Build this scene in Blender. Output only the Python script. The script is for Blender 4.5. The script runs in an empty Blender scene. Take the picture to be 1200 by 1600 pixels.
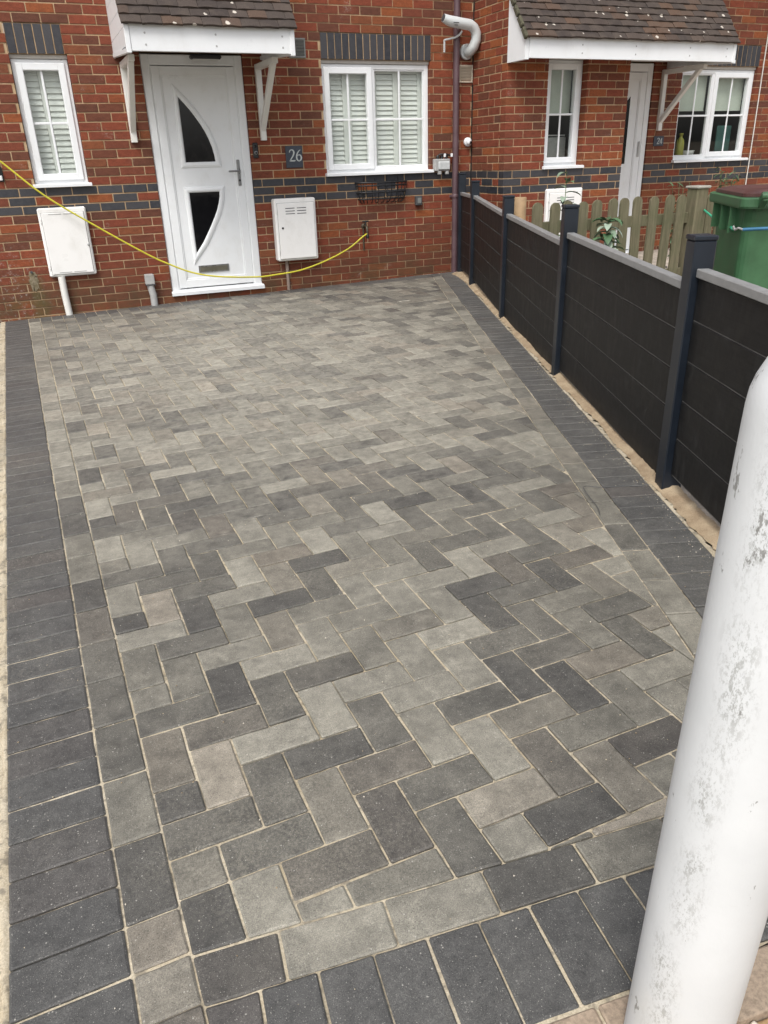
import bpy, math, random
from mathutils import Vector, Matrix, Euler
random.seed(11)
SC = bpy.context.scene
COL = SC.collection
R = math.radians

# ---------------------------------------------------------------- camera
CAM = Vector((-2.89205, -8.13292, 1.21378))
YAW, PITCH, ROLL = 0.39737, 0.43581, -0.03085
fwd = Vector((math.sin(YAW)*math.cos(PITCH), math.cos(YAW)*math.cos(PITCH), -math.sin(PITCH)))
rgt = Vector((math.cos(YAW), -math.sin(YAW), 0))
upv = rgt.cross(fwd)
r2 = rgt*math.cos(ROLL)+upv*math.sin(ROLL)
u2 = upv*math.cos(ROLL)-rgt*math.sin(ROLL)
cam = bpy.data.cameras.new('camera')
camo = bpy.data.objects.new('camera', cam)
COL.objects.link(camo)
cam.sensor_fit = 'VERTICAL'
cam.sensor_height = 24.0
cam.sensor_width = 18.0
FPX = 1190.05
cam.lens = 24.0*FPX/1600.0
cam.clip_start = 0.02
cam.clip_end = 500
mw = Matrix.Identity(4)
for k in range(3):
    mw[k][0] = r2[k]; mw[k][1] = u2[k]; mw[k][2] = -fwd[k]; mw[k][3] = CAM[k]
camo.matrix_world = mw
SC.camera = camo

# ---------------------------------------------------------------- light
SUN_EL, SUN_AZ = 54, 222            # azimuth clockwise from +y (house side)
w = bpy.data.worlds.new('World'); SC.world = w; w.use_nodes = True
nt = w.node_tree; nt.nodes.clear()
sky = nt.nodes.new('ShaderNodeTexSky'); sky.sky_type = 'NISHITA'; sky.sun_disc = False
sky.sun_elevation = R(SUN_EL); sky.sun_rotation = R(SUN_AZ)
sky.air_density = 1.0; sky.dust_density = 4.0; sky.ozone_density = 1.0
hs = nt.nodes.new('ShaderNodeHueSaturation'); hs.inputs['Saturation'].default_value = 0.32
bg = nt.nodes.new('ShaderNodeBackground'); bg.inputs['Strength'].default_value = 0.15
wo = nt.nodes.new('ShaderNodeOutputWorld')
nt.links.new(sky.outputs[0], hs.inputs['Color']); nt.links.new(hs.outputs[0], bg.inputs['Color'])
nt.links.new(bg.outputs[0], wo.inputs['Surface'])
sun = bpy.data.lights.new('sun', 'SUN'); sun.energy = 1.5; sun.angle = R(20); sun.color = (1.0, .98, .945)
suno = bpy.data.objects.new('sun', sun); COL.objects.link(suno)
az = R(SUN_AZ)
sd = Vector((math.sin(az)*math.cos(R(SUN_EL)), math.cos(az)*math.cos(R(SUN_EL)), math.sin(R(SUN_EL))))
suno.rotation_euler = sd.to_track_quat('Z', 'Y').to_euler()
suno.location = sd*30
vs = SC.view_settings
vs.view_transform = 'Standard'; vs.look = 'None'; vs.gamma = 1; vs.use_curve_mapping = False
vs.exposure = 0.5
SC.render.engine = 'CYCLES'

# ---------------------------------------------------------------- helpers
G0, GX = -0.0342, 0.01719
def gz(x, y=0): return G0+GX*x
XB, SK = -3.30502, -0.01636
def UV(u, v): return (XB+SK*v+u, v)

def proj(P):
    d = Vector(P)-CAM
    z = d.dot(fwd)
    if z < .05: return None
    return (600+FPX*d.dot(r2)/z, 800-FPX*d.dot(u2)/z)
def inframe(P, m=15):
    q = proj(P)
    return q is not None and -m < q[0] < 1200+m and -m < q[1] < 1600+m
def dist(P): return (Vector(P)-CAM).length

def tag(o, label=None, cat=None, group=None, kind=None):
    if label: o['label'] = label
    if cat: o['category'] = cat
    if group: o['group'] = group
    if kind: o['kind'] = kind
    return o
def empty(name, loc=(0,0,0), label=None, cat=None, group=None, parent=None):
    o = bpy.data.objects.new(name, None); COL.objects.link(o); o.location = loc
    o.empty_display_size = .1
    if parent: o.parent = parent
    return tag(o, label, cat, group)

class MB:
    """collects polygons and links them as one mesh object"""
    def __init__(s): s.v=[]; s.f=[]; s.m=[]; s.t=[]; s.sm=[]
    def add(s, vs, fs, mi=0, tone=0., smooth=False):
        b=len(s.v); s.v += [tuple(x) for x in vs]
        for f in fs:
            s.f.append(tuple(b+i for i in f)); s.m.append(mi); s.t.append(tone); s.sm.append(smooth)
    def box(s, x0,x1,y0,y1,z0,z1, c=0., mi=0, tone=0., M=None):
        if x1<x0: x0,x1=x1,x0
        if y1<y0: y0,y1=y1,y0
        if z1<z0: z0,z1=z1,z0
        if c<=0:
            vs=[(x0,y0,z0),(x1,y0,z0),(x1,y1,z0),(x0,y1,z0),(x0,y0,z1),(x1,y0,z1),(x1,y1,z1),(x0,y1,z1)]
            fs=[(0,3,2,1),(4,5,6,7),(0,1,5,4),(1,2,6,5),(2,3,7,6),(3,0,4,7)]
        else:
            c=min(c,(x1-x0)*.45,(y1-y0)*.45,(z1-z0)*.45)
            X=(x0,x1);Y=(y0,y1);Z=(z0,z1); vs=[]; idx={}
            for i in (0,1):
                for j in (0,1):
                    for k in (0,1):
                        ex=c if i==0 else -c; ey=c if j==0 else -c; ez=c if k==0 else -c
                        idx[i,j,k,0]=len(vs); vs.append((X[i],Y[j]+ey,Z[k]+ez))
                        idx[i,j,k,1]=len(vs); vs.append((X[i]+ex,Y[j],Z[k]+ez))
                        idx[i,j,k,2]=len(vs); vs.append((X[i]+ex,Y[j]+ey,Z[k]))
            fs=[]
            I=lambda *a: idx[a]
            def q(l, flip): fs.append(tuple(reversed(l)) if flip else tuple(l))
            for i in (0,1): q([I(i,0,0,0),I(i,1,0,0),I(i,1,1,0),I(i,0,1,0)], i==0)
            for j in (0,1): q([I(0,j,0,1),I(1,j,0,1),I(1,j,1,1),I(0,j,1,1)], j==1)
            for k in (0,1): q([I(0,0,k,2),I(1,0,k,2),I(1,1,k,2),I(0,1,k,2)], k==0)
            for i in (0,1):
                for j in (0,1): q([I(i,j,0,0),I(i,j,1,0),I(i,j,1,1),I(i,j,0,1)], (i==j))
            for i in (0,1):
                for k in (0,1): q([I(i,0,k,0),I(i,1,k,0),I(i,1,k,2),I(i,0,k,2)], (i!=k))
            for j in (0,1):
                for k in (0,1): q([I(0,j,k,1),I(1,j,k,1),I(1,j,k,2),I(0,j,k,2)], (j==k))
            for i in (0,1):
                for j in (0,1):
                    for k in (0,1): q([I(i,j,k,0),I(i,j,k,1),I(i,j,k,2)], ((i+j+k)%2==0))
        if M is not None: vs=[tuple(M@Vector(a)) for a in vs]
        s.add(vs,fs,mi,tone)
        return s
    def bar(s, a, b, wx, wz, up=(0,0,1), c=0., mi=0):
        a=Vector(a); b=Vector(b); d=(b-a); L=d.length; d.normalize()
        up=Vector(up)
        if abs(d.dot(up))>.98: up=Vector((0,1,0))
        x=d.cross(up).normalized(); z=x.cross(d)
        M=Matrix(((x.x,d.x,z.x,a.x),(x.y,d.y,z.y,a.y),(x.z,d.z,z.z,a.z),(0,0,0,1)))
        return s.box(-wx/2,wx/2,0,L,-wz/2,wz/2,c,mi,M=M)
    def tube(s, pts, r, n=10, caps=True, mi=0, closed=False):
        pts=[Vector(p) for p in pts]; N=len(pts)
        rr=r if isinstance(r,(list,tuple)) else [r]*N
        prev=None; vs=[]
        for i,p in enumerate(pts):
            if closed: t=pts[(i+1)%N]-pts[i-1]
            else: t=pts[min(i+1,N-1)]-pts[max(i-1,0)]
            t.normalize()
            if prev is None:
                a=Vector((0,0,1)) if abs(t.z)<.9 else Vector((0,1,0))
                nx=t.cross(a).normalized()
            else:
                nx=(prev-t*prev.dot(t)).normalized()
            prev=nx; ny=t.cross(nx)
            for k in range(n):
                an=2*math.pi*k/n
                vs.append(p+(nx*math.cos(an)+ny*math.sin(an))*rr[i])
        fs=[]
        for i in range(N if closed else N-1):
            for k in range(n):
                a=i*n+k; b=i*n+(k+1)%n; j=(i+1)%N
                fs.append((a,b,j*n+(k+1)%n,j*n+k))
        s.add(vs,fs,mi,0.,True)
        if caps and not closed:
            s.add(vs[:n],[tuple(reversed(range(n)))],mi); s.add(vs[-n:],[tuple(range(n))],mi)
        return s
    def lathe(s, prof, c=(0,0,0), n=32, mi=0, M=None, smooth=True):
        vs=[];fs=[]
        for r,z in prof:
            for k in range(n):
                a=2*math.pi*k/n; v=Vector((c[0]+r*math.cos(a),c[1]+r*math.sin(a),c[2]+z))
                vs.append(M@v if M is not None else v)
        for i in range(len(prof)-1):
            for k in range(n):
                fs.append((i*n+k,i*n+(k+1)%n,(i+1)*n+(k+1)%n,(i+1)*n+k))
        s.add(vs,fs,mi,0.,smooth)
        s.add(vs[-n:],[tuple(range(n))],mi); s.add(vs[:n],[tuple(reversed(range(n)))],mi)
        return s
    def prism(s, poly, axis, a, b, mi=0, tone=0.):
        """poly of 2D points extruded along axis from a to b"""
        def P(p,t):
            return (t,p[0],p[1]) if axis=='x' else ((p[0],t,p[1]) if axis=='y' else (p[0],p[1],t))
        n=len(poly); vs=[P(p,a) for p in poly]+[P(p,b) for p in poly]
        fs=[tuple(range(n)),tuple(reversed(range(n,2*n)))]
        fs+=[(i,i+n,(i+1)%n+n,(i+1)%n) for i in range(n)]
        s.add(vs,fs,mi,tone); return s
    def mesh(s, name, mats):
        me=bpy.data.meshes.new(name); me.from_pydata(s.v,[],s.f)
        if not isinstance(mats,(list,tuple)): mats=[mats]
        for m in mats: me.materials.append(m)
        me.polygons.foreach_set('material_index',s.m)
        me.polygons.foreach_set('use_smooth',s.sm)
        if any(s.t):
            at=me.attributes.new('tone','FLOAT','FACE'); at.data.foreach_set('value',s.t)
        me.update()
        return me
    def build(s, name, mats, parent=None, loc=(0,0,0), rot=(0,0,0)):
        me=s.mesh(name,mats)
        import bmesh
        bm=bmesh.new(); bm.from_mesh(me); bmesh.ops.recalc_face_normals(bm,faces=bm.faces); bm.to_mesh(me); bm.free()
        return place(name,me,parent,loc,rot)
def place(name, me, parent=None, loc=(0,0,0), rot=(0,0,0)):
    o=bpy.data.objects.new(name,me); COL.objects.link(o); o.location=loc; o.rotation_euler=rot
    if parent: o.parent=parent
    return o

# polygon tools
def inset(poly, g):
    out=poly
    n=len(poly)
    for i in range(n):
        a=poly[i]; b=poly[(i+1)%n]; dx=b[0]-a[0]; dy=b[1]-a[1]; L=math.hypot(dx,dy)
        if L<1e-9: continue
        nx,ny=-dy/L,dx/L
        out=clip(out,(nx,ny,nx*a[0]+ny*a[1]+g))
        if not out: return []
    return out
def clip(poly, h):
    """keep nx*x+ny*y >= k"""
    nx,ny,k=h; out=[]; n=len(poly)
    for i in range(n):
        a=poly[i]; b=poly[(i+1)%n]
        da=nx*a[0]+ny*a[1]-k; db=nx*b[0]+ny*b[1]-k
        if da>=0: out.append(a)
        if (da>=0)!=(db>=0):
            t=da/(da-db); out.append((a[0]+(b[0]-a[0])*t,a[1]+(b[1]-a[1])*t))
    return out
def area(p):
    return .5*sum(p[i][0]*p[(i+1)%len(p)][1]-p[(i+1)%len(p)][0]*p[i][1] for i in range(len(p)))
def centroid(p):
    A=area(p); x=y=0.
    for i in range(len(p)):
        a=p[i]; b=p[(i+1)%len(p)]; w_=a[0]*b[1]-b[0]*a[1]; x+=(a[0]+b[0])*w_; y+=(a[1]+b[1])*w_
    return x/(6*A),y/(6*A)
def cutcorners(poly, c):
    out=[]; n=len(poly)
    for i in range(n):
        p=poly[i]; a=poly[i-1]; b=poly[(i+1)%n]
        for q in (a,b):
            L=math.hypot(q[0]-p[0],q[1]-p[1]); t=min(c/L,.3) if L>1e-6 else 0
            out.append((p[0]+(q[0]-p[0])*t,p[1]+(q[1]-p[1])*t))
    return out

# ---------------------------------------------------------------- materials
class NT:
    def __init__(s, name, rough=.6, metal=0., spec=.5):
        s.mat=bpy.data.materials.new(name); s.mat.use_nodes=True; s.t=s.mat.node_tree
        s.b=s.t.nodes['Principled BSDF']; s.b.inputs['Roughness'].default_value=rough
        s.b.inputs['Metallic'].default_value=metal; s.b.inputs['Specular IOR Level'].default_value=spec
    def n(s, typ, **kw):
        nd=s.t.nodes.new(typ)
        for k,v in kw.items(): setattr(nd,k,v)
        return nd
    def l(s,a,b): s.t.links.new(a,b)
    def setin(s, sock, v):
        if hasattr(v,'is_linked') or isinstance(v,bpy.types.NodeSocket): s.l(v,sock)
        else:
            if isinstance(v,(tuple,list)) and len(v)==3 and sock.type=='RGBA': v=(*v,1)
            sock.default_value=v
    def pos(s): return s.n('ShaderNodeNewGeometry').outputs['Position']
    def objco(s): return s.n('ShaderNodeTexCoord').outputs['Object']
    def scale(s, vec, sc, off=(0,0,0)):
        m=s.n('ShaderNodeMapping'); m.inputs['Scale'].default_value=sc; m.inputs['Location'].default_value=off
        s.l(vec,m.inputs['Vector']); return m.outputs[0]
    def noise(s, vec, sc, det=3., rough=.55, dim='3D'):
        t=s.n('ShaderNodeTexNoise'); t.inputs['Scale'].default_value=sc; t.inputs['Detail'].default_value=det
        t.inputs['Roughness'].default_value=rough; s.l(vec,t.inputs['Vector']); return t.outputs['Fac']
    def voro(s, vec, sc, feat='F1', out='Distance', rnd=1.):
        t=s.n('ShaderNodeTexVoronoi',feature=feat); t.inputs['Scale'].default_value=sc
        t.inputs['Randomness'].default_value=rnd
        s.l(vec,t.inputs['Vector']); return t.outputs[out]
    def ramp(s, fac, a, b, va=0., vb=1.):
        m=s.n('ShaderNodeMapRange'); s.setin(m.inputs['Value'],fac)
        m.inputs['From Min'].default_value=a; m.inputs['From Max'].default_value=b
        m.inputs['To Min'].default_value=va; m.inputs['To Max'].default_value=vb; return m.outputs[0]
    def cr(s, fac, stops, interp='LINEAR'):
        c=s.n('ShaderNodeValToRGB'); c.color_ramp.interpolation=interp; e=c.color_ramp.elements
        while len(e)<len(stops): e.new(.5)
        for i,(p,cl) in enumerate(stops): e[i].position=p; e[i].color=(*cl,1)
        s.l(fac,c.inputs['Fac']); return c.outputs['Color']
    def mix(s, fac, a, b, mode='MIX'):
        m=s.n('ShaderNodeMix',data_type='RGBA',blend_type=mode)
        s.setin(m.inputs[0],fac); s.setin(m.inputs[6],a); s.setin(m.inputs[7],b); return m.outputs[2]
    def math(s, op, a, b=0.):
        m=s.n('ShaderNodeMath',operation=op); s.setin(m.inputs[0],a); s.setin(m.inputs[1],b); return m.outputs[0]
    def xyz(s, vec):
        x=s.n('ShaderNodeSeparateXYZ'); s.l(vec,x.inputs[0]); return x.outputs
    def tone(s):
        """0..1 value differing from piece to piece"""
        r=s.n('ShaderNodeObjectInfo').outputs['Random']; a=s.n('ShaderNodeAttribute',attribute_name='tone').outputs['Fac']
        return s.math('FRACT',s.math('ADD',r,a))
    def color(s,c): s.setin(s.b.inputs['Base Color'],c); return s
    def rough(s,c): s.setin(s.b.inputs['Roughness'],c); return s
    def bump(s, h, st=.3, d=.002):
        b=s.n('ShaderNodeBump'); b.inputs['Strength'].default_value=st; b.inputs['Distance'].default_value=d
        s.l(h,b.inputs['Height']); s.l(b.outputs[0],s.b.inputs['Normal']); return s

def paver_mat(name, lo, hi, seed, dust=.25):
    m=NT(name,.62,spec=.45)
    p=m.pos(); t=m.tone()
    cmb=m.n('ShaderNodeCombineXYZ'); m.l(m.math('MULTIPLY',t,37.),cmb.inputs[2])
    va=m.n('ShaderNodeVectorMath',operation='ADD'); m.l(p,va.inputs[0]); m.l(cmb.outputs[0],va.inputs[1])
    pp=m.scale(va.outputs[0],(1,1,1),(seed*3.7,seed,0))
    n1=m.noise(pp,9.,2.,.5); n2=m.noise(pp,60.,4.,.65); n3=m.noise(pp,420.,3.,.7)
    f=m.ramp(n1,.36,.66)
    nw=m.noise(p,3.2,4.,.6); f=m.math('ADD',m.math('ADD',m.math('MULTIPLY',f,.55),m.math('MULTIPLY',m.ramp(t,0,1),.22)),m.math('MULTIPLY',m.ramp(nw,.36,.64),.30))
    c=m.mix(f,lo,hi)
    c=m.mix(m.ramp(n2,.30,.72,0,1),m.mix(1.,c,(.74,.74,.74),'MULTIPLY'),c)
    n4=m.noise(p,900.,2.,.8); n5=m.noise(pp,26.,5.,.7)
    c=m.mix(m.ramp(n5,.34,.66),m.mix(1.,c,(.80,.80,.80),'MULTIPLY'),m.mix(1.,c,(1.15,1.15,1.14),'MULTIPLY'))
    c=m.mix(m.ramp(n3,.32,.68),m.mix(1.,c,(.60,.60,.61),'MULTIPLY'),m.mix(1.,c,(1.30,1.29,1.26),'MULTIPLY'))
    c=m.mix(m.ramp(n4,.36,.64),m.mix(1.,c,(.78,.78,.78),'MULTIPLY'),m.mix(1.,c,(1.16,1.16,1.15),'MULTIPLY'))
    # some blocks fired a little browner, and dark pits in the face
    c=m.mix(m.ramp(m.math('FRACT',m.math('MULTIPLY',t,7.3)),.74,.98),c,m.mix(1.,c,(1.035,.975,.95),'MULTIPLY'))
    pv=m.voro(p,260.); pc=m.xyz(m.voro(p,260.,out='Color'))[2]
    pit=m.math('MULTIPLY',m.ramp(pv,.42,.20),m.math('GREATER_THAN',pc,.86))
    c=m.mix(m.math('MULTIPLY',pit,.7),c,m.mix(1.,c,(.42,.42,.42),'MULTIPLY'))
    # pale aggregate grains
    for sc_,th,r0,am in ((170.,.972,.34,.6),(330.,.955,.38,.5),(560.,.90,.40,.42)):
        d=m.voro(p,sc_); cx=m.xyz(m.voro(p,sc_,out='Color'))[0]
        g=m.math('MULTIPLY',m.ramp(d,r0,r0-.2),m.math('GREATER_THAN',cx,th))
        c=m.mix(m.math('MULTIPLY',g,am),c,(.52,.50,.45))
    # kiln-dried sand with grazing sheen put into its colour, palest mid drive
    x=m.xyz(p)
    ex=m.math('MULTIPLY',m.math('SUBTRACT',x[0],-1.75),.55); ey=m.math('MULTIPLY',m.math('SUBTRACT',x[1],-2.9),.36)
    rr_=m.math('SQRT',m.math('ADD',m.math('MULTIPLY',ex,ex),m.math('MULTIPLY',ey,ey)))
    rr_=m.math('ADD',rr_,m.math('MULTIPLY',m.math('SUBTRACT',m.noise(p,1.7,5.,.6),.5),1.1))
    sand_sheen=m.math('MULTIPLY',m.ramp(rr_,1.15,.35),m.ramp(n5,.34,.62,.15,1.))
    c=m.mix(m.math('MULTIPLY',sand_sheen,.34 if seed!=6 else .06),c,(.50,.472,.395))
    du=m.math('MULTIPLY',m.ramp(m.noise(p,2.1,5.,.65),.46,.74),m.ramp(m.noise(p,140.,4.,.8),.45,.62))
    c=m.mix(m.math('MULTIPLY',du,dust),c,(.42,.39,.31))
    m.color(c)
    m.rough(m.ramp(n2,.3,.7,.48,.72))
    m.bump(m.math('ADD',m.math('ADD',m.math('MULTIPLY',n3,.7),m.math('MULTIPLY',n4,.4)),m.math('MULTIPLY',n2,.7)),.6,.002)
    return m.mat
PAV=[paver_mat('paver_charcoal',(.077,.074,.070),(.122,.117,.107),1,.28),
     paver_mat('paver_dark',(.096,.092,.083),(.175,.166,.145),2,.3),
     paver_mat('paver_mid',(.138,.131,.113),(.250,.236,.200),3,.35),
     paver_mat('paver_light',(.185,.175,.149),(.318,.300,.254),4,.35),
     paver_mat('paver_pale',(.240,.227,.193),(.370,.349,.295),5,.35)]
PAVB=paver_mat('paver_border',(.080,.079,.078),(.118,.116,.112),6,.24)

def sand_mat():
    m=NT('jointing_sand',.95,spec=.2); p=m.pos()
    n=m.noise(p,7.,4.,.6); n2=m.noise(p,260.,3.,.7); n3=m.noise(p,38.,3.,.6)
    c=m.mix(m.ramp(n,.35,.65),(.50,.425,.30),(.64,.57,.44))
    c=m.mix(m.ramp(n2,.3,.7),m.mix(1.,c,(.6,.58,.55),'MULTIPLY'),c)
    c=m.mix(m.ramp(n3,.52,.64,0,.7),c,(.17,.15,.12)); c=m.mix(m.ramp(m.noise(p,1.6,4.,.6),.47,.66,0,.35),c,(.14,.128,.108))
    m.color(c); m.bump(n2,.6,.002); return m.mat
SAND=sand_mat()
def heap_mat():
    m=NT('builders_sand',.95,spec=.2); p=m.pos()
    n=m.noise(p,12.,4.,.6); n2=m.noise(p,300.,3.,.7)
    c=m.mix(m.ramp(n,.35,.65),(.33,.25,.165),(.47,.38,.26))
    c=m.mix(m.ramp(n2,.3,.7),m.mix(1.,c,(.62,.58,.54),'MULTIPLY'),c)
    m.color(c); m.bump(n2,.7,.003); return m.mat
HEAP=heap_mat()

def brick_mat():
    m=NT('red_brick',.78,spec=.3); p=m.pos(); t=m.tone()
    c=m.cr(t,[(0.,(.125,.050,.031)),(.18,(.175,.056,.031)),(.48,(.212,.055,.029)),(.74,(.238,.060,.030)),(.9,(.290,.088,.030)),(1.,(.170,.062,.034))])
    n=m.noise(m.scale(p,(1,1,2.2)),16.,4.,.6); n2=m.noise(p,130.,4.,.7); n1=m.noise(p,1.1,3.)
    c=m.mix(m.ramp(n,.42,.70,0,.6),c,m.mix(1.,c,(.58,.54,.54),'MULTIPLY'))
    c=m.mix(m.ramp(n2,.3,.72),m.mix(1.,c,(.66,.64,.64),'MULTIPLY'),m.mix(1.,c,(1.14,1.12,1.1),'MULTIPLY'))
    c=m.mix(m.ramp(n1,.45,.7,0,.35),c,m.mix(1.,c,(.72,.80,.85),'MULTIPLY'))
    z=m.xyz(p)[2]
    # damp splash line and algae along the foot of the wall
    dm=m.math('MULTIPLY',m.ramp(z,.42,.02),m.ramp(m.noise(p,3.5,4.),.38,.62))
    c=m.mix(m.math('MULTIPLY',dm,.8),c,(.075,.045,.022))
    # algae run under the mortared hole and general greening low on the left
    x=m.xyz(p)[0]
    run=m.math('MULTIPLY',m.ramp(m.math('ABSOLUTE',m.math('ADD',m.math('SUBTRACT',x,-2.965),m.math('MULTIPLY',m.math('SUBTRACT',m.noise(p,9.,3.),.5),.08))),.085,.035),m.ramp(z,.33,.22))
    c=m.mix(m.math('MULTIPLY',run,.55),c,(.085,.078,.028))
    gr=m.math('MULTIPLY',m.math('MULTIPLY',m.ramp(x,-1.9,-2.6),m.ramp(z,.30,.05)),m.ramp(m.noise(p,6.,4.),.42,.6))
    c=m.mix(m.math('MULTIPLY',gr,.5),c,(.075,.065,.026))
    wl=m.math('MULTIPLY',m.math('MULTIPLY',m.ramp(x,-2.75,-3.1),m.ramp(z,.75,.35)),m.ramp(m.noise(p,28.,5.,.75),.56,.66))
    c=m.mix(m.math('MULTIPLY',wl,.42),c,(.45,.42,.38))
    # lime bloom
    ef=m.math('MULTIPLY',m.ramp(m.noise(p,5.,5.,.7),.60,.74),m.ramp(m.noise(p,90.,3.,.8),.5,.65))
    c=m.mix(m.math('MULTIPLY',ef,.6),c,(.5,.46,.42))
    m.color(c); m.bump(m.math('ADD',n2,n),.5,.003); return m.mat
BRICK=brick_mat()
def bbrick_mat():
    m=NT('blue_brick',.5,spec=.5); p=m.pos(); t=m.tone()
    c=m.cr(t,[(0.,(.022,.024,.032)),(.5,(.036,.037,.044)),(1.,(.058,.056,.062))])
    n=m.noise(p,22.,4.,.6); n2=m.noise(p,140.,4.,.7)
    c=m.mix(m.ramp(n,.4,.7,0,.6),c,(.066,.062,.066))
    c=m.mix(m.ramp(n2,.35,.7),m.mix(1.,c,(.7,.7,.7),'MULTIPLY'),c)
    m.color(c); m.bump(n2,.4,.002); return m.mat
BBRICK=bbrick_mat()
def mortar_mat():
    m=NT('mortar',.95,spec=.15); p=m.pos()
    n=m.noise(p,14.,4.,.6); n2=m.noise(p,160.,3.,.7)
    c=m.mix(m.ramp(n,.35,.68),(.44,.305,.18),(.56,.41,.265))
    c=m.mix(m.ramp(n2,.3,.7),m.mix(1.,c,(.7,.68,.66),'MULTIPLY'),c)
    z=m.xyz(p)[2]
    dm=m.math('MULTIPLY',m.ramp(z,.40,.0),m.ramp(m.noise(p,3.5,4.),.38,.62))
    c=m.mix(m.math('MULTIPLY',dm,.6),c,(.12,.085,.05))
    m.color(c); m.bump(n2,.6,.002); return m.mat
MORTAR=mortar_mat()

def simple(name, col, rough=.5, metal=0., spec=.5, var=.12, sc=18., bump=0.):
    m=NT(name,rough,metal,spec); p=m.pos(); n=m.noise(p,sc,4.,.65)
    d=tuple(x*(1-var) for x in col); e=tuple(min(1,x*(1+var)) for x in col)
    m.color(m.mix(m.ramp(n,.3,.7),d,e)); m.rough(m.ramp(n,.3,.7,max(.02,rough-.06),rough+.06))
    if bump: m.bump(m.noise(p,sc*9,3.),bump,.001)
    return m.mat
def upvc_mat(name, col=(.745,.76,.77), grime=.2):
    m=NT(name,.32,spec=.5); p=m.pos()
    n=m.noise(p,5.,5.,.65); n2=m.noise(m.scale(p,(1,1,.6)),9.,4.,.7)
    c=m.mix(m.math('MULTIPLY',m.math('MULTIPLY',m.ramp(n,.45,.75),m.ramp(n2,.42,.7)),grime*2),col,(.50,.48,.43))
    m.color(c); m.rough(m.ramp(n,.3,.7,.26,.42)); return m.mat
UPVC=upvc_mat('white_upvc')
UPVCD=upvc_mat('cream_upvc',(.70,.69,.65),.3)
METERW=upvc_mat('meter_box_plastic',(.80,.79,.77),.25)
SHUT=simple('shutter_white',(.72,.73,.69),.5,var=.03)
TRIM=simple('grey_trim',(.48,.46,.43),.5,var=.1)
BLKRUBBER=simple('black_rubber',(.012,.012,.012),.6,var=.1)  # black rubber of the wall channel and the corner movement joint
BLKG=simple('black_glass',(.006,.006,.007),.08,var=.1)
BLACK=simple('black_plastic',(.014,.014,.015),.42,var=.2)
CHROME=simple('satin_chrome',(.30,.30,.30),.3,.9,var=.1)
SLATE=simple('slate_plaque',(.040,.048,.064),.55,var=.25,sc=60,bump=.2)
LETTERING=simple('silver_lettering',(.46,.49,.48),.4,var=.12,sc=90)
PIPEB=simple('brown_drainpipe',(.100,.060,.068),.38,var=.18,sc=9)
GREYP=simple('grey_plastic',(.36,.36,.35),.45,var=.1)
DGREY=simple('dark_grey_plastic',(.06,.062,.065),.5,var=.2)
VENTG=simple('vent_grey',(.17,.175,.165),.5,var=.15)
VENTC=simple('vent_cream',(.50,.45,.36),.5,var=.1)
FLUEM=upvc_mat('flue_plastic',(.56,.59,.59),.6)
YELLOW=simple('yellow_hose',(.55,.50,.04),.35,var=.12,sc=12)
ALU=simple('aluminium_rail',(.26,.26,.257),.45,.15,var=.12,sc=25)
ROOM=simple('room_dark',(.055,.058,.055),.9,var=.3,sc=3)
BLIND=simple('roller_blind',(.50,.54,.47),.8,var=.04)
GREENP=simple('wheelie_green',(.048,.128,.058),.45,var=.25,sc=5,bump=.05)
LIDM=simple('lid_maroon',(.085,.034,.030),.42,var=.35,sc=8)
RUBBER=simple('tyre',(.02,.02,.02),.8)
CORDG=simple('green_cord',(.03,.42,.24),.5,var=.1)
CORDB=simple('blue_cord',(.03,.13,.24),.5,var=.1)
WHITEC=simple('white_cord',(.62,.60,.56),.7,var=.1)
STEM=simple('stem',(.10,.14,.06),.7)
CONC=simple('concrete',(.30,.28,.24),.9,spec=.2,var=.3,sc=30,bump=.5)
GARDEN=simple('garden_paving',(.36,.31,.26),.9,spec=.2,var=.4,sc=14,bump=.5)
PINK=simple('buff_kerb',(.30,.235,.175),.85,spec=.25,var=.3,sc=120,bump=.6)
DIRT=simple('road_verge',(.30,.20,.11),.95,spec=.1,var=.55,sc=60,bump=.8)
GROUND=simple('ground_earth',(.20,.17,.13),.95,spec=.1,var=.4,sc=3,bump=.5)
LOG=simple('peeled_log',(.36,.24,.13),.7,var=.18,sc=14)
YBOT=simple('yellow_bottle',(.34,.33,.05),.35,var=.1)
TEAL=simple('teal_cloth',(.03,.09,.08),.7,var=.2)
DISH=simple('pale_crockery',(.55,.55,.52),.3)
PEBW=simple('pale_stone',(.55,.50,.42),.8,var=.25,sc=60)
PEBD=simple('dark_stone',(.06,.055,.05),.8,var=.3,sc=60)
REDB=simple('autumn_leaf',(.22,.085,.035),.6,var=.4,sc=40)
def glass_mat():
    m=NT('window_glass'); t=m.t
    tr=m.n('ShaderNodeBsdfTransparent'); tr.inputs[0].default_value=(.955,.97,.962,1)
    gl=m.n('ShaderNodeBsdfGlossy'); gl.inputs['Roughness'].default_value=.02
    lw=m.n('ShaderNodeFresnel'); lw.inputs['IOR'].default_value=1.5
    bf=m.n('ShaderNodeNewGeometry').outputs['Backfacing']
    f=m.math('MULTIPLY',m.math('MULTIPLY',lw.outputs[0],1.7),m.math('SUBTRACT',1.,bf))
    mx=m.n('ShaderNodeMixShader'); m.l(f,mx.inputs[0]); m.l(tr.outputs[0],mx.inputs[1]); m.l(gl.outputs[0],mx.inputs[2])
    out=[n for n in t.nodes if n.type=='OUTPUT_MATERIAL'][0]; m.l(mx.outputs[0],out.inputs[0])
    return m.mat
GLASS=glass_mat()
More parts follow.
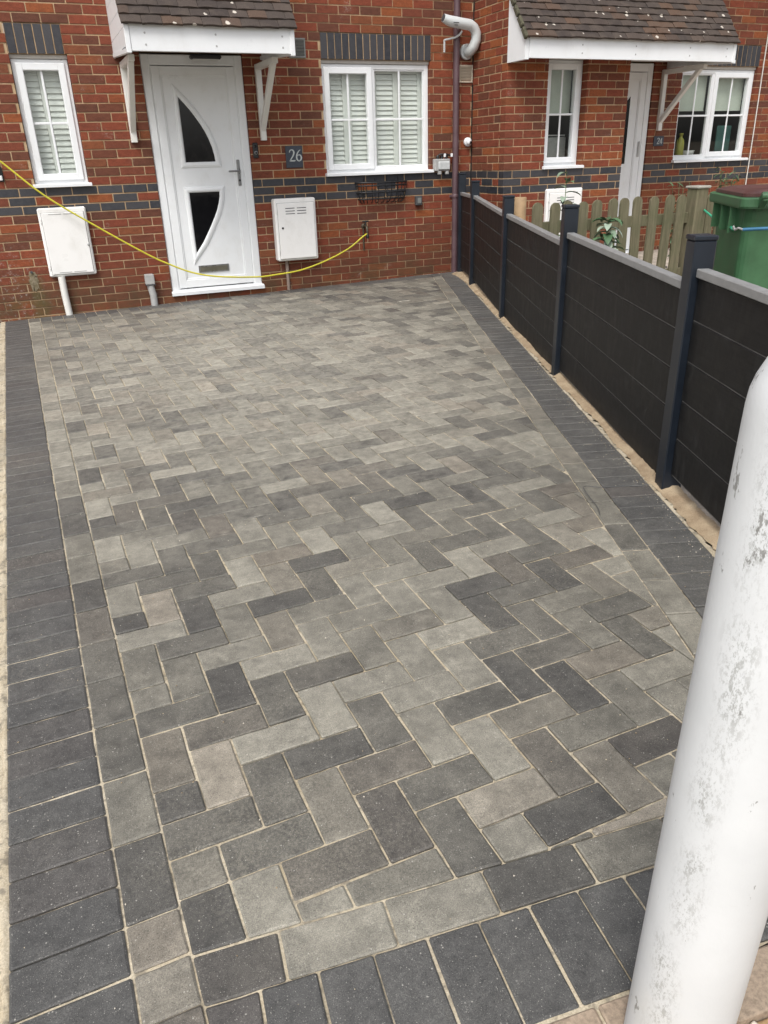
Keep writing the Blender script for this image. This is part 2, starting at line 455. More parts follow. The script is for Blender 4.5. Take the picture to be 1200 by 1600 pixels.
def board_mat():
    m=NT('composite_board',.47,spec=.24); p=m.pos(); t=m.tone()
    g=m.noise(m.scale(p,(1.6,1.6,40)),3.,4.,.65); n=m.noise(p,2.2,4.,.6); n2=m.noise(m.scale(p,(3,3,1.)),6.,5.,.7)
    c=m.mix(m.ramp(g,.3,.7),(.0070,.0070,.0073),(.0135,.0133,.0133))
    # mud splashes low down and dusty smears
    z=m.xyz(p)[2]
    sp=m.math('MULTIPLY',m.ramp(m.noise(p,85.,3.,.7),.54,.62),m.math('MULTIPLY',m.ramp(z,.55,.05),m.ramp(n,.42,.6)))
    c=m.mix(m.math('MULTIPLY',sp,.5),c,(.004,.004,.004))
    c=m.mix(m.math('MULTIPLY',m.ramp(n2,.52,.74),.5),c,(.040,.039,.037))
    m.color(c); m.rough(m.ramp(n2,.3,.7,.42,.60)); m.bump(g,.15,.002); return m.mat
BOARD=board_mat()
TONGUE=simple('lit_dusty_groove',(.17,.165,.155),.8,spec=.2,var=.3,sc=9)  # dusty tongue, paled so its colour also gives the light-catching board edges
POSTM=simple('fence_post_navy',(.008,.012,.019),.36,var=.2,sc=6)
def wood_mat():
    m=NT('weathered_wood',.85,spec=.2); p=m.pos(); t=m.tone()
    g=m.noise(m.scale(p,(14,14,1.1)),4.,5.,.65); n=m.noise(p,7.,4.,.6)
    c=m.mix(m.ramp(g,.3,.7),(.085,.078,.048),(.185,.168,.108))
    c=m.mix(m.ramp(n,.4,.7,0,.6),c,(.090,.098,.052))
    c=m.mix(m.ramp(t,0,1,0,.45),c,m.mix(1.,c,(1.3,1.2,1.25),'MULTIPLY'))
    m.color(c); m.bump(g,.4,.003); return m.mat
WOOD=wood_mat()
def tile_mat():
    m=NT('clay_roof_tile',.85,spec=.25); p=m.pos(); t=m.tone()
    c=m.cr(t,[(0.,(.058,.046,.042)),(.4,(.075,.060,.053)),(.75,(.092,.070,.060)),(.90,(.125,.078,.055)),(1.,(.066,.052,.047))])
    n=m.noise(p,9.,5.,.65); n2=m.noise(p,120.,4.,.7)
    c=m.mix(m.ramp(n,.45,.72,0,.55),c,(.125,.098,.080))
    c=m.mix(m.ramp(n2,.3,.7),m.mix(1.,c,(.62,.62,.60),'MULTIPLY'),c)
    wp=m.n('ShaderNodeVectorMath',operation='ADD'); m.l(p,wp.inputs[0])
    tn=m.n('ShaderNodeTexNoise'); tn.inputs['Scale'].default_value=40.; m.l(p,tn.inputs['Vector'])
    sc_=m.n('ShaderNodeVectorMath',operation='SCALE'); m.l(tn.outputs['Color'],sc_.inputs[0]); sc_.inputs['Scale'].default_value=.03
    m.l(sc_.outputs[0],wp.inputs[1])
    d=m.voro(wp.outputs[0],11.); cx=m.xyz(m.voro(wp.outputs[0],11.,out='Color'))
    li=m.math('MULTIPLY',m.math('LESS_THAN',d,m.ramp(cx[1],0,1,.07,.22)),m.math('GREATER_THAN',cx[0],.48))
    c=m.mix(m.math('MULTIPLY',li,.85),c,(.58,.53,.46))
    m.color(c); m.bump(n2,.5,.003); return m.mat
TILE=tile_mat()
MOSS=simple('mossy_verge',(.085,.080,.055),.9,spec=.15,var=.5,sc=40,bump=.6)
def bollard_mat():
    m=NT('bollard_paint',.5,spec=.4); p=m.objco()
    n=m.noise(p,6.,4.,.6)
    c=m.mix(m.ramp(n,.35,.65),(.60,.615,.62),(.655,.67,.675))
    x=m.xyz(p)
    # worn, dirty band down one flank
    fa=m.math('ADD',m.math('MULTIPLY',x[0],-.985),m.math('MULTIPLY',x[1],-.17))
    fa2=m.math('ADD',m.math('MULTIPLY',x[0],-.17),m.math('MULTIPLY',x[1],.985))
    bw=m.ramp(m.noise(m.scale(p,(.2,.2,1)),5.,3.),.3,.7,-.012,.012)
    ctr=m.math('ABSOLUTE',m.math('ADD',m.math('SUBTRACT',fa2,-.006),bw))
    fl=m.math('MULTIPLY',m.ramp(ctr,.030,.006),m.math('GREATER_THAN',fa,0.))
    br=m.ramp(m.noise(p,8.,4.,.65),.40,.60,.12,1.)
    s1=m.ramp(m.noise(m.scale(p,(1,1,.5)),230.,6.,.85),.535,.56)
    s0=m.ramp(m.noise(m.scale(p,(1,1,.4),(3,1,2)),95.,6.,.82),.55,.575)
    d=m.math('MULTIPLY',m.math('MULTIPLY',fl,br),m.math('MAXIMUM',m.math('MULTIPLY',s1,.55),m.math('MULTIPLY',s0,.62)))
    c=m.mix(m.math('MULTIPLY',d,.9),c,(.17,.168,.145))
    top=m.ramp(x[2],.80,.98)
    sc=m.ramp(m.math('ADD',m.noise(m.scale(p,(1,1,.45),(7,2,1)),26.,5.,.7),m.math('MULTIPLY',top,.07)),.675,.70)
    c=m.mix(m.math('MULTIPLY',sc,.75),c,(.16,.155,.14))
    s2=m.ramp(m.noise(m.scale(p,(1,1,3.2),(1,9,4)),20.,4.,.6),.70,.78)
    c=m.mix(m.math('MULTIPLY',s2,.22),c,(.50,.49,.46))
    al=m.math('MULTIPLY',m.ramp(x[2],.30,.02),m.math('MULTIPLY',m.math('GREATER_THAN',fa,.02),m.ramp(n,.4,.6)))
    c=m.mix(m.math('MULTIPLY',al,.35),c,(.40,.37,.26))
    m.color(c); m.bump(m.math('ADD',m.math('MULTIPLY',d,-1.),m.noise(p,130.,3.)),.3,.001); return m.mat
BOLL=bollard_mat()
def leaf_mat(name, a, b):
    m=NT(name,.5,spec=.4); t=m.n('ShaderNodeNewGeometry').outputs['Random Per Island']
    m.color(m.mix(t,a,b)); return m.mat
LEAF=leaf_mat('leaf_green',(.028,.075,.030),(.095,.17,.085))
LEAFP=leaf_mat('leaf_pale',(.10,.17,.10),(.40,.46,.38))

# ---------------------------------------------------------------- sky-lit ground
def sheet(name, mat, poly, dz, kind='structure'):
    b=MB(); b.add([(x,y,gz(x)+dz) for x,y in poly],[tuple(range(len(poly)))])
    return tag(b.build(name,mat),kind=kind)
sheet('ground',GROUND,[(-150,-150),(150,-150),(150,150),(-150,150)],-.075)
# fence line data
FA=Vector((1.15,-.962)); FD=Vector((-.3563,-.9344)); FN=Vector((-.9344,.3563))
def FP(s,off=0.): p=FA+FD*s+FN*off; return p.x,p.y
GRP='garden'
a=FP(-1.05,-.06); b_=FP(7.4,-.06)
tag(sheet('garden_ground',GARDEN,[(1.62,-.02),a,b_,(6,-8.2),(9,-8.2),(9,.05),(1.62,.05)],-.012),kind='structure')
sheet('neighbour_drive',CONC,[(-8,-9.5),UV(-.035,-9.5),UV(-.035,.03),(-8,.03)],-.012)

# ---------------------------------------------------------------- driveway
PP=.10175
drive=None
# bed of jointing sand, gently uneven
def bed():
    b=MB(); nu,nv=150,260; rr=random.Random(3)
    vs=[];fs=[]
    x0,x1,y0,y1=-3.34,1.56,-7.56,-.005
    for j in range(nv+1):
        y=y0+(y1-y0)*j/nv
        for i in range(nu+1):
            x=x0+(x1-x0)*i/nu
            h=-.0058+.0022*(math.sin(x*7.1+y*3.3)+math.sin(y*9.7-x*5.1))*.5+rr.uniform(-.0012,.0012)
            vs.append((x,y,gz(x)+h))
    for j in range(nv):
        for i in range(nu):
            xm=x0+(x1-x0)*(i+.5)/nu; ym=y0+(y1-y0)*(j+.5)/nv
            d=(Vector((xm,ym))-FA).dot(FN)
            if d<-.005: continue
            k=j*(nu+1)+i; fs.append((k,k+1,k+nu+2,k+nu+1))
    b.add(vs,fs); return tag(b.build('driveway',SAND),'grey block paved driveway in herringbone pattern','driveway',kind='structure')
drive=bed()

# region half planes, world xy:  n.x >= k
lfr=lambda u: None
def hp(p,q,keep_left=True):
    dx,dy=q[0]-p[0],q[1]-p[1]; L=math.hypot(dx,dy); nx,ny=-dy/L,dx/L
    if not keep_left: nx,ny=-nx,-ny
    return (nx,ny,nx*p[0]+ny*p[1])
off=lambda h,g:(h[0],h[1],h[2]+g)
L306=hp(UV(.306,-8),UV(.306,0),False)                 # right of left stretcher course
RIN0=(1.005,-.49); RIN1=(-1.25,-6.36)                 # inner edge of right stretcher course
RD=Vector((RIN1[0]-RIN0[0],RIN1[1]-RIN0[1])).normalized(); RN=Vector((RD.y,-RD.x))*-1   # RN points to the fence
if RN.x<0: RN=-RN
def RP(s,o): q=Vector(RIN0)+RD*s+RN*o; return (q.x,q.y)
RIN=hp(RP(0,0),RP(5,0),False)
if RIN[0]*(-2)+RIN[1]*(-4)<RIN[2]: RIN=tuple(-t for t in RIN)
# front border line
F0=UV(.306,-7.146); F1=UV(1.86,-7.331); FDv=Vector((F1[0]-F0[0],F1[1]-F0[1])).normalized(); FNv=Vector((FDv.y,-FDv.x))  # FNv points to camera
if FNv.y>0: FNv=-FNv
def FRP(s,o): q=Vector(F0)+FDv*s+FNv*o; return (q.x,q.y)
FRIN=hp(FRP(0,0),FRP(1,0),True)
if FRIN[0]*(-2)+FRIN[1]*(-4)<FRIN[2]: FRIN=tuple(-t for t in FRIN)
BACK=(0,-1,.235)                                       # y <= -.235

TONES={(2,-68):1,(1,-69):1,(3,-69):2,(2,-70):1,(4,-70):0,(4,-68):1,(3,-67):0,(1,-71):4,(0,-70):2,(3,-71):2,(1,-67):4,(-1,-67):0,(0,-68):1,(5,-71):1,(6,-72):3,(7,-71):0,(6,-70):3,(8,-70):1,(9,-71):2,(10,-70):0,(5,-69):1,(13,-63):0,(10,-62):0,(11,-63):1,(10,-64):0,(11,-65):1,(9,-65):1,(10,-66):1,(9,-67):0,(10,-68):0,(7,-67):1,(8,-68):2,(9,-69):2,(11,-67):2,(13,-65):1,(13,-67):1,(8,-64):4,(7,-65):3,(8,-66):3,(6,-66):3,(11,-61):4,(9,-61):3,(12,-60):3,(13,-59):1,(11,-59):1,(10,-60):1,(11,-55):0,(16,-52):1,(3,-49):0,(4,-48):0,(2,-50):1,(3,-53):0,(4,-54):1,(2,-56):1,(3,-57):1,(2,-60):0,(6,-58):0,(6,-54):1,(8,-56):1,(11,-53):1,(3,-59):3,(4,-58):4,(4,-60):0,(3,-65):1,(2,-66):4,(4,-66):4,(5,-65):3,(5,-67):1,(4,-64):1,(0,-66):2,(1,-65):1,(0,-64):1,(1,-61):1,(1,-43):0,(0,-38):0,(1,-35):1,(5,-41):0,(6,-44):1,(8,-30):1,(3,-31):1,(10,-30):1,(16,-38):2,(7,-59):3,(7,-61):3,(8,-62):3,(9,-63):3}
rb=random.Random(5)
def rtone(v):
    wts=[.08,.24,.36,.25,.07] if v<-5 else ([.05,.17,.30,.34,.14] if v<-2.2 else [.06,.24,.38,.27,.05])
    return rb.choices(range(5),wts)[0]
GAP=.0023
rg=random.Random(19)
def ragged(p):
    out=[]
    for i in range(len(p)):
        a=p[i]; b=p[(i+1)%len(p)]; out.append(a)
        L=math.hypot(b[0]-a[0],b[1]-a[1])
        if L>.06:
            nx,ny=-(b[1]-a[1])/L,(b[0]-a[0])/L
            t=rg.uniform(.3,.7); e=rg.uniform(-.0006,.0014)
            out.append((a[0]+(b[0]-a[0])*t+nx*e,a[1]+(b[1]-a[1])*t+ny*e))
    return out
def paver_geo(poly, b, mi=0, tone=0., frame=None, cham=.0036, depth=.05):
    """poly in local xy, top at z=0"""
    p1=ragged(cutcorners(poly,.0032))
    p2=inset(p1,cham)
    if len(p2)!=len(p1):
        p2=[]; cx=sum(q[0] for q in p1)/len(p1); cy=sum(q[1] for q in p1)/len(p1)
        for q in p1:
            L=math.hypot(q[0]-cx,q[1]-cy); t=max(.6,1-cham*1.3/L); p2.append((cx+(q[0]-cx)*t,cy+(q[1]-cy)*t))
    n=len(p1)
    vs=[(x,y,0) for x,y in p2]+[(x,y,-cham*.75) for x,y in p1]+[(x,y,-depth) for x,y in p1]
    fs=[tuple(range(n))]+[(n+i,n+(i+1)%n,(i+1)%n,i) for i in range(n)]+[(2*n+i,2*n+(i+1)%n,n+(i+1)%n,n+i) for i in range(n)]
    if frame: vs=[frame(v) for v in vs]
    b.add(vs,fs,mi,tone)
fullrect=[(-PP+GAP,-PP/2+GAP),(PP-GAP,-PP/2+GAP),(PP-GAP,PP/2-GAP),(-PP+GAP,PP/2-GAP)]
FULL={}
def fullmesh(t,var):
    k=(t,var)
    if k not in FULL:
        rr=random.Random(100+var)
        b=MB(); paver_geo([(x+rr.uniform(-.0008,.0008),y+rr.uniform(-.0008,.0008)) for x,y in fullrect],b)
        FULL[k]=b.mesh('paving_block',PAV[t] if t<5 else PAVB)
    return FULL[k]
blocks=[]   # (centre, worldpoly, tone, kind, dirangle, isfull)
def mkblock(poly, tone, ang, kind, planes=()):
    q=poly
    A0=area(q)
    q=inset(q if A0>0 else list(reversed(q)),GAP)
    Af=area(q); q0=q
    for h in planes:
        q=clip(q,off(h,GAP))
        if len(q)<3: return
    # drop duplicate points
    qq=[]
    for p in q:
        if not qq or math.hypot(p[0]-qq[-1][0],p[1]-qq[-1][1])>.002: qq.append(p)
    if len(qq)>2 and math.hypot(qq[0][0]-qq[-1][0],qq[0][1]-qq[-1][1])<.002: qq.pop()
    if len(qq)<3 or area(qq)<.0006: return
    full=area(qq)>Af*.9995
    cx,cy=centroid(q0) if full else centroid(qq)
    blocks.append(((cx,cy),qq,tone,kind,ang,full))
# herringbone field
for j in range(-75,0):
    for i in range(-2,44):
        m=(i+j)%4
        if m==0: c=[(i,j),(i+2,j),(i+2,j+1),(i,j+1)]; ang=0
        elif m==2: c=[(i,j),(i+1,j),(i+1,j+2),(i,j+2)]; ang=1
        else: continue
        if (i,j)==(-1,-71): continue
        if (i,j)==(0,-70):      # laid as two cut halves beside the corner
            for (b0,b1,tt) in ((-69,-68,2),(-71,-69,0)):
                mkblock([UV(.306,b0*PP),UV(.306+PP,b0*PP),UV(.306+PP,b1*PP),UV(.306,b1*PP)],tt,1,'border',(L306,RIN,FRIN,BACK))
            continue
        poly=[UV(.306+a*PP,b*PP) for a,b in c]
        t=TONES.get((i,j)); t=rtone(j*PP) if t is None else t
        mkblock(poly,t,ang,'field',(L306,RIN,FRIN,BACK))
# left border soldiers + stretchers
k=-16
while True:
    y1=-6.018-PP*k; y0=y1-PP
    k+=1
    if y0>-.02: continue
    if y1<-7.75: break
    mkblock([UV(0,y0),UV(.2035,y0),UV(.2035,y1),UV(0,y1)],5,0,'border',((0,-1,.03),))
for k in range(-60,70):
    y1=-6.018-PP*k; y0=y1-PP
    if y0>-.03 or y1<-7.75: continue
    mkblock([UV(0,y0),UV(.2035,y0),UV(.2035,y1),UV(0,y1)],5,0,'border',((0,-1,.03),)) if k<-16 else None
STR_L={0:1,1:1,2:1,3:2,4:0,-1:1,-2:0,-3:2,-4:2,-5:0,-6:0}
for k in range(-32,10):
    y1=-6.018-2*PP*(k); y0=y1-2*PP
    if y1<-7.9 or y1>.1: continue
    t=STR_L.get(k,None)
    if t is None: t=rb.choice([2,3,3,3,2,4]) if y1>-4.9 else rb.choice([0,1])
    if k==5:   # cut pair beside the front border
        for (a,b_2,tt) in ((y0+PP,y1,3),(y0,y0+PP,3)):
            mkblock([UV(.2035,a),UV(.306,a),UV(.306,b_2),UV(.2035,b_2)],tt,1,'border',((0,-1,.235),)); continue
    else:
        mkblock([UV(.2035,y0),UV(.306,y0),UV(.306,y1),UV(.2035,y1)],t,1,'border',((0,-1,.235),))
# right border
for k in range(-4,50):
    s0=-.30+k*2*PP
    mkblock([RP(s0,0),RP(s0+2*PP,0),RP(s0+2*PP,.1),RP(s0,.1)],rb.choice([1,2,2,3,3,2]),1,'border',((0,-1,.235),FRIN))
for k in range(-8,100):
    s0=-.30-.03+k*PP
    mkblock([RP(s0,.1),RP(s0+PP,.1),RP(s0+PP,.295),RP(s0,.295)],5,0,'border',((0,-1,.03),off(FRIN,0)))
# far soldier course along the house
for k in range(0,60):
    u0=.2035+k*PP
    po=[UV(u0,-.235),UV(u0+PP,-.235),UV(u0+PP,-.03),UV(u0,-.03)]
    RB=hp(RP(0,.1),RP(5,.1)); RB=RB if RB[0]*(-2)+RB[1]*(-4)>=RB[2] else tuple(-t for t in RB)
    mkblock(po,5 if rb.random()<.8 else 1,1,'border',(RB,))
# front border
FT=[0,3,3,0,2,1,2,3,1,2]
for k in range(0,12):
    s0=k*2*PP-.045
    if s0<0: s0=0
    s1=(k+1)*2*PP-.045
    mkblock([FRP(s0,0),FRP(s1,0),FRP(s1,.1),FRP(s0,.1)],FT[k%10],0,'border',(L306,))
for k in range(0,24):
    s0=.008+k*PP
    mkblock([FRP(s0,.1),FRP(s0+PP,.1),FRP(s0+PP,.3),FRP(s0,.3)],5,1,'border',(L306,))
# the 300 blocks of each kind that show largest are pieces, the rest one mesh
rj=random.Random(8)
for kind,name in (('field','paving_block'),('border','border_block')):
    lst=[b for b in blocks if b[3]==kind]
    lst.sort(key=lambda b: dist((b[0][0],b[0][1],gz(b[0][0]))) if inframe((b[0][0],b[0][1],gz(b[0][0])),60) else 1e3+dist((b[0][0],b[0][1],0)))
    rest=MB()
    for n,(c,poly,t,kd,ang,full) in enumerate(lst):
        dz=rj.uniform(-.0012,.0012); jx=rj.uniform(-.006,.006); jy=rj.uniform(-.006,.006); jz=rj.uniform(-.006,.006)
        loc=(c[0]+rj.uniform(-.0009,.0009),c[1]+rj.uniform(-.0009,.0009),gz(c[0])+dz)
        mat=PAV[t] if t<5 else PAVB
        if n<298:
            if full and kind=='field':
                rot=(jx,-GX+jy,jz) if ang==0 else (-GX+jx,jy,R(90)+jz)
                place(name,fullmesh(t,rj.randrange(3)),drive,loc,rot)
            else:
                b=MB(); paver_geo([(x-c[0],y-c[1]) for x,y in poly],b)
                place(name,b.mesh(name,mat),drive,loc,(jx*.6,-GX+jy*.6,0))
        else:
            E_=Euler((jx,-GX+jy,0)).to_matrix()
            fr=lambda v: tuple(E_@Vector(v)+Vector(loc))
            paver_geo([(x-c[0],y-c[1]) for x,y in poly],rest,t,rj.random(),fr)
    if rest.v:
        me=rest.mesh(name+'s',PAV+[PAVB]); tag(place('distant_'+name+'s',me,drive),kind='stuff')

# kerb beyond the front border, and the sandy verge
kerb=sheet('kerb_edging',PINK,[FRP(-.4,.305),FRP(2.5,.305),FRP(2.5,.335),FRP(-.4,.335)],-.012)
kx=-.36
while kx<2.3:
    b=MB(); paver_geo([FRP(kx+.003,.306),FRP(kx+.197,.306),FRP(kx+.197,.40),FRP(kx+.003,.40)][::1],b)
    cx=sum(v[0] for v in b.v)/len(b.v); cy=sum(v[1] for v in b.v)/len(b.v)
    b.v=[(v[0]-cx,v[1]-cy,v[2]) for v in b.v]
    me=b.mesh('kerb_block',PINK); place('kerb_block',me,kerb,(cx,cy,gz(cx)+.001),(0,-GX,0)); kx+=.2
def verge():
    b=MB(); rr=random.Random(4); vs=[];fs=[]; nu,nv=90,24
    for j in range(nv+1):
        for i in range(nu+1):
            x,y=FRP(-.5+3.6*i/nu,.402+.6*j/nv)
            vs.append((x,y,gz(x)-.016+rr.uniform(-.006,.006)))
    for j in range(nv):
        for i in range(nu):
            k=j*(nu+1)+i; fs.append((k,k+1,k+nu+2,k+nu+1))
    b.add(vs,fs,0,0,True)
    return tag(b.build('verge_soil',DIRT),kind='structure')
verge()
def pebbles(name, n, area_fn, mats, rmin, rmax, seed):
    b=MB(); rr=random.Random(seed)
    for _ in range(n):
        x,y,z=area_fn(rr); r=rr.uniform(rmin,rmax)
        M=Matrix.Translation((x,y,z))@Euler((rr.random()*6,rr.random()*6,rr.random()*6)).to_matrix().to_4x4()
        vs=[];  t=(1+5**.5)/2
        for p in ((1,0,0),(-1,0,0),(0,1,0),(0,-1,0),(0,0,1),(0,0,-1)):
            vs.append(M@(Vector(p)*r*rr.uniform(.6,1.1)))
        fs=[(0,2,4),(2,1,4),(1,3,4),(3,0,4),(2,0,5),(1,2,5),(3,1,5),(0,3,5)]
        b.add(vs,fs,rr.randrange(len(mats)),0,True)
    return tag(b.build(name,mats),kind='stuff')
def va(rr):
    x,y=FRP(rr.uniform(-.4,2.6),.405+rr.random()**1.5*.45); return x,y,gz(x)-.012
pebbles('verge_gravel',420,va,[PEBW,PEBD,DIRT,PINK],.003,.011,6)
def ga(rr):
    x,y=FP(rr.uniform(-.8,6.9),rr.uniform(-3.2,-.12)); return x,y,gz(x)-.006
pebbles('garden_gravel',1500,ga,[PEBW,PINK,CONC,PEBD],.008,.028,7)

# sand heaped along the foot of the fence and a mortar haunch on the left
def ridge(name, mat, fn, n, seed, kind='stuff'):
    b=MB(); rr=random.Random(seed); rows=[]
    m=7
    vs=[];fs=[]
    for i in range(n+1):
        pts=fn(i/n,rr,m); vs+=pts
    for i in range(n):
        for k in range(m-1):
            a=i*m+k; fs.append((a,a+1,a+m+1,a+m))
    b.add(vs,fs,0,0,True)
    return tag(b.build(name,mat),kind=kind)
def fence_sand(t,rr,m):
    s=-.86+8.0*t; wd=.004+.007*math.sin(s*5.3)+.006*math.sin(s*13.7)+rr.uniform(-.006,.006)+.09*max(0,(-.1-s))+(.008 if s>5.2 else .0)
    h=.024+.008*math.sin(s*7.7)+rr.uniform(-.004,.004)
    d=min(abs(s-q) for q in (0.02,1.73,3.53,5.29))
    h+=.03*max(0,1-d/.06)
    out=[]
    for k in range(m):
        u=k/(m-1); o=-.07+(wd+.07)*u
        x,y=FP(s,o); z=gz(x)+(h*(1-u)**.8 if u>.3 else h*(.7**.8))*1.0+rr.uniform(-.0025,.0025)-.003*u
        out.append((x,y,z))
    return out
ridge('fence_sand',HEAP,fence_sand,420,21)
def left_strip(t,rr,m):
    y=-7.6+7.58*t; out=[]
    wd=.022+.008*math.sin(y*9)+rr.uniform(-.003,.003)
    for k in range(m):
        u=k/(m-1); x,_=UV(.004-wd*u,y); out.append((x,y,gz(x)-.006+.004*math.sin(u*3.14)+rr.uniform(-.0015,.0015)-(.012 if k==m-1 else 0)))
    return out
ridge('edge_sand',SAND,left_strip,420,22)
# channel drain along the wall
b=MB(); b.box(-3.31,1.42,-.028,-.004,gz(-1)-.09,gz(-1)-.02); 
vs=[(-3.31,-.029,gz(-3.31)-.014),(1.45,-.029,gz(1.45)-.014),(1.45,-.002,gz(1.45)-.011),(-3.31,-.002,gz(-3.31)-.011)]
b=MB(); b.add(vs,[(0,1,2,3)]); tag(b.build('wall_channel',BLKRUBBER),kind='structure')

# ---------------------------------------------------------------- brick walls
class Wall:
    """a brick skin in a vertical plane: local u along the wall, outward normal = -w"""
    def __init__(s, origin, udir, ndir): s.o=Vector(origin); s.u=Vector(udir); s.n=Vector(ndir)
    def P(s,u,d,z): return s.o+s.u*u+s.n*d+Vector((0,0,z))        # d>0 = proud of the wall face
    def M(s,u,z,d=0.):
        p=s.P(u,d,z); U=s.u; W=-s.n
        return Matrix(((U.x,W.x,0,p.x),(U.y,W.y,0,p.y),(U.z,W.z,1,p.z),(0,0,0,1)))
BM={}
def brickmesh(L,H,mat,D=.1025):
    k=(round(L,3),round(H,3),mat.name)
    if k not in BM:
        b=MB(); b.box(0,L,0,D,0,H,.0022); BM[k]=b.mesh('brick',mat)
    return BM[k]
def build_wall(wallparent, W, u0, u1, z0, z1, openings, ph_even, ph_odd, budget, rseed, blue=True, maxz_obj=2.75, mask=None, altblue=0, thick=.1):
    """openings: list of (u0,u1,z0,z1).  Returns leftover bricks for the joined part"""
    rr=random.Random(rseed)
    # mortar: cells between openings
    us=sorted({u0+.004,u1-.004,*[o[0]-.003 for o in openings],*[o[1]+.003 for o in openings]}); zs=sorted({z0,z1,*[o[2]-.003 for o in openings],*[o[3]+.003 for o in openings]})
    us=[a for a in us if u0<=a<=u1]; zs=[a for a in zs if z0<=a<=z1]
    mb=MB()
    for i in range(len(us)-1):
        for j in range(len(zs)-1):
            cu=(us[i]+us[i+1])/2; cz=(zs[j]+zs[j+1])/2
            if any(o[0]-.003<cu<o[1]+.003 and o[2]-.003<cz<o[3]+.003 for o in openings): continue
            mb.box(us[i],us[i+1],0,thick-.003,zs[j],zs[j+1],M=W.M(0,0))
    out=[]
    k0=int(math.floor(z0/.075+1e-6)); k1=int(math.ceil(z1/.075))
    for k in range(k0,k1):
        zb=k*.075+.005; zt=zb+.065
        if zt>z1+.01: continue
        ph=ph_even if k%2 else ph_odd      # row 13 (z=.975) uses ph_even
        n0=int(math.floor((u0-ph)/.225))-1
        u=ph+n0*.225; n=n0
        segs=[(u0,u1)]
        for o in openings:
            if o[2]<zt-.012 and o[3]>zb+.012:
                ns=[]
                for a,b in segs:
                    if o[1]<=a or o[0]>=b: ns.append((a,b)); continue
                    if o[0]>a: ns.append((a,o[0]))
                    if o[1]<b: ns.append((o[1],b))
                segs=ns
        while u<u1:
            a0=u+.005; b0=u+.22
            for (sa,sb) in segs:
                a=max(a0,sa+(0 if sa in (u0,) else 0.)); b=min(b0,sb)
                if b-a<.02: continue
                isb=blue and (k in (13,11) or (k==12 and (n+altblue)%2==0))
                cu=(a+b)/2
                out.append((a,b,zb,zt,isb,rr.uniform(.003,.0078),rr.uniform(-.0012,.0012)))
            u+=.225; n+=1
    return mb,out
def emit_bricks(parent, W, bricks, budget_list): 
    for b in bricks:
        a,bb,zb,zt,isb,pr,dz=b
        c=W.P((a+bb)/2,0,(zb+zt)/2)
        budget_list.append((dist(c) if inframe(c,6) else 1e3+dist(c),W,b))
def finish_bricks(wallobj, lst, hidden=lambda c:False, nmax=298):
    lst=[((d+500 if hidden(W.P((b[0]+b[1])/2,0,b[2])) else d),W,b) for d,W,b in lst]
    lst.sort(key=lambda q:q[0]); rest=MB(); rr=random.Random(77)
    nr=nb=0
    for d,W,(a,bb,zb,zt,isb,pr,dz) in lst:
        M=W.M(a,zb+dz,pr)
        name='blue_brick' if isb else 'brick'
        ok=(nb<298) if isb else (nr<298)
        if d<500 and ok:
            if isb: nb+=1
            else: nr+=1
            o=place(name,brickmesh(bb-a,zt-zb,BBRICK if isb else BRICK),wallobj)
            o.matrix_local=M
        else:
            rest.box(0,bb-a,0,.1025,0,zt-zb,0,1 if isb else 0,rr.random(),M=M)
    if rest.v:
        tag(place('brickwork',rest.mesh('brickwork',[BRICK,BBRICK]),wallobj),kind='stuff')
def lintel(house, W, u0, n, zb):
    l=MB(); l.box(u0,u0+n*.075,.002,.1,zb+.001,zb+.224,M=W.M(0,0)); lo=l.build('lintel',MORTAR,house)
    rr=random.Random(int(u0*100)+5)
    for i in range(n):
        b=MB(); b.box(.0045,.0705,0,.1,.002,.221,.002)
        o=place('soldier_brick',b.mesh('soldier_brick',BBRICK),lo); o.matrix_local=W.M(u0+i*.075,zb+rr.uniform(-.001,.001),rr.uniform(.002,.005))
    return lo
ZB=-.30; ZT=5.1
house=empty('brick_house',(0,0,0),'red brick house with a white front door and number 26 plaque','house')
W26=Wall((0,0,0),(1,0,0),(0,-1,0))
O26=[(-2.80,-2.335,1.05,2.10),(-1.725,-.785,.0,2.13),(0.0,1.19,1.05,2.10)]
LINT26=[(-2.80,-2.80+6*.075,2.10,2.325),(0.0,1.2,2.10,2.325)]
wall_m,br=build_wall(house,W26,-6.0,1.70,ZB,ZT,O26+LINT26,-.022,.1025,300,1)
wall26=wall_m.build('wall',MORTAR,house)
lst=[]; emit_bricks(house,W26,br,lst)
finish_bricks(wall26,lst)
for o in LINT26: lintel(house,W26,o[0],round((o[1]-o[0])/.075),2.10)
# upper storeys: gutter line and roof, above the frame
rf=MB(); rf.prism([(-.45,5.0),(-.45,5.08),(3.6,8.2),(3.6,8.1)],'x',-6.1,1.72); rf.build('main_roof',TILE,house)

house2=empty('brick_house',(1.7,0,0),'red brick house with a tiled porch and number 24 plaque behind the fences','house')
for o in (house2,): o.location=(0,0,0)
D24=.675; XA=1.702; XE=3.215
WR=Wall((XA,0,0),(0,-1,0),(-1,0,0))           # return wall, u runs towards the camera
WF=Wall((XA,-D24,0),(1,0,0),(0,-1,0))         # projecting front
WQ=Wall((XE,-D24,0),(0,1,0),(1,0,0))          # far return beside the door
W0=Wall((0,0,0),(1,0,0),(0,-1,0))             # recessed wall with the big window
lst=[]; mbs=[]
m_,b_r=build_wall(house2,WR,0,D24-.1035,ZB,ZT,[],.1215,.009,0,2,altblue=1); mbs.append(m_); emit_bricks(house2,WR,[q for q in b_r],lst)
OF=[(2.19-XA,2.675-XA,1.05,2.10)]
m_,b_f=build_wall(house2,WF,0,XE-XA,ZB,ZT,OF,.105,-.0075,0,3); mbs.append(m_); emit_bricks(house2,WF,b_f,lst)
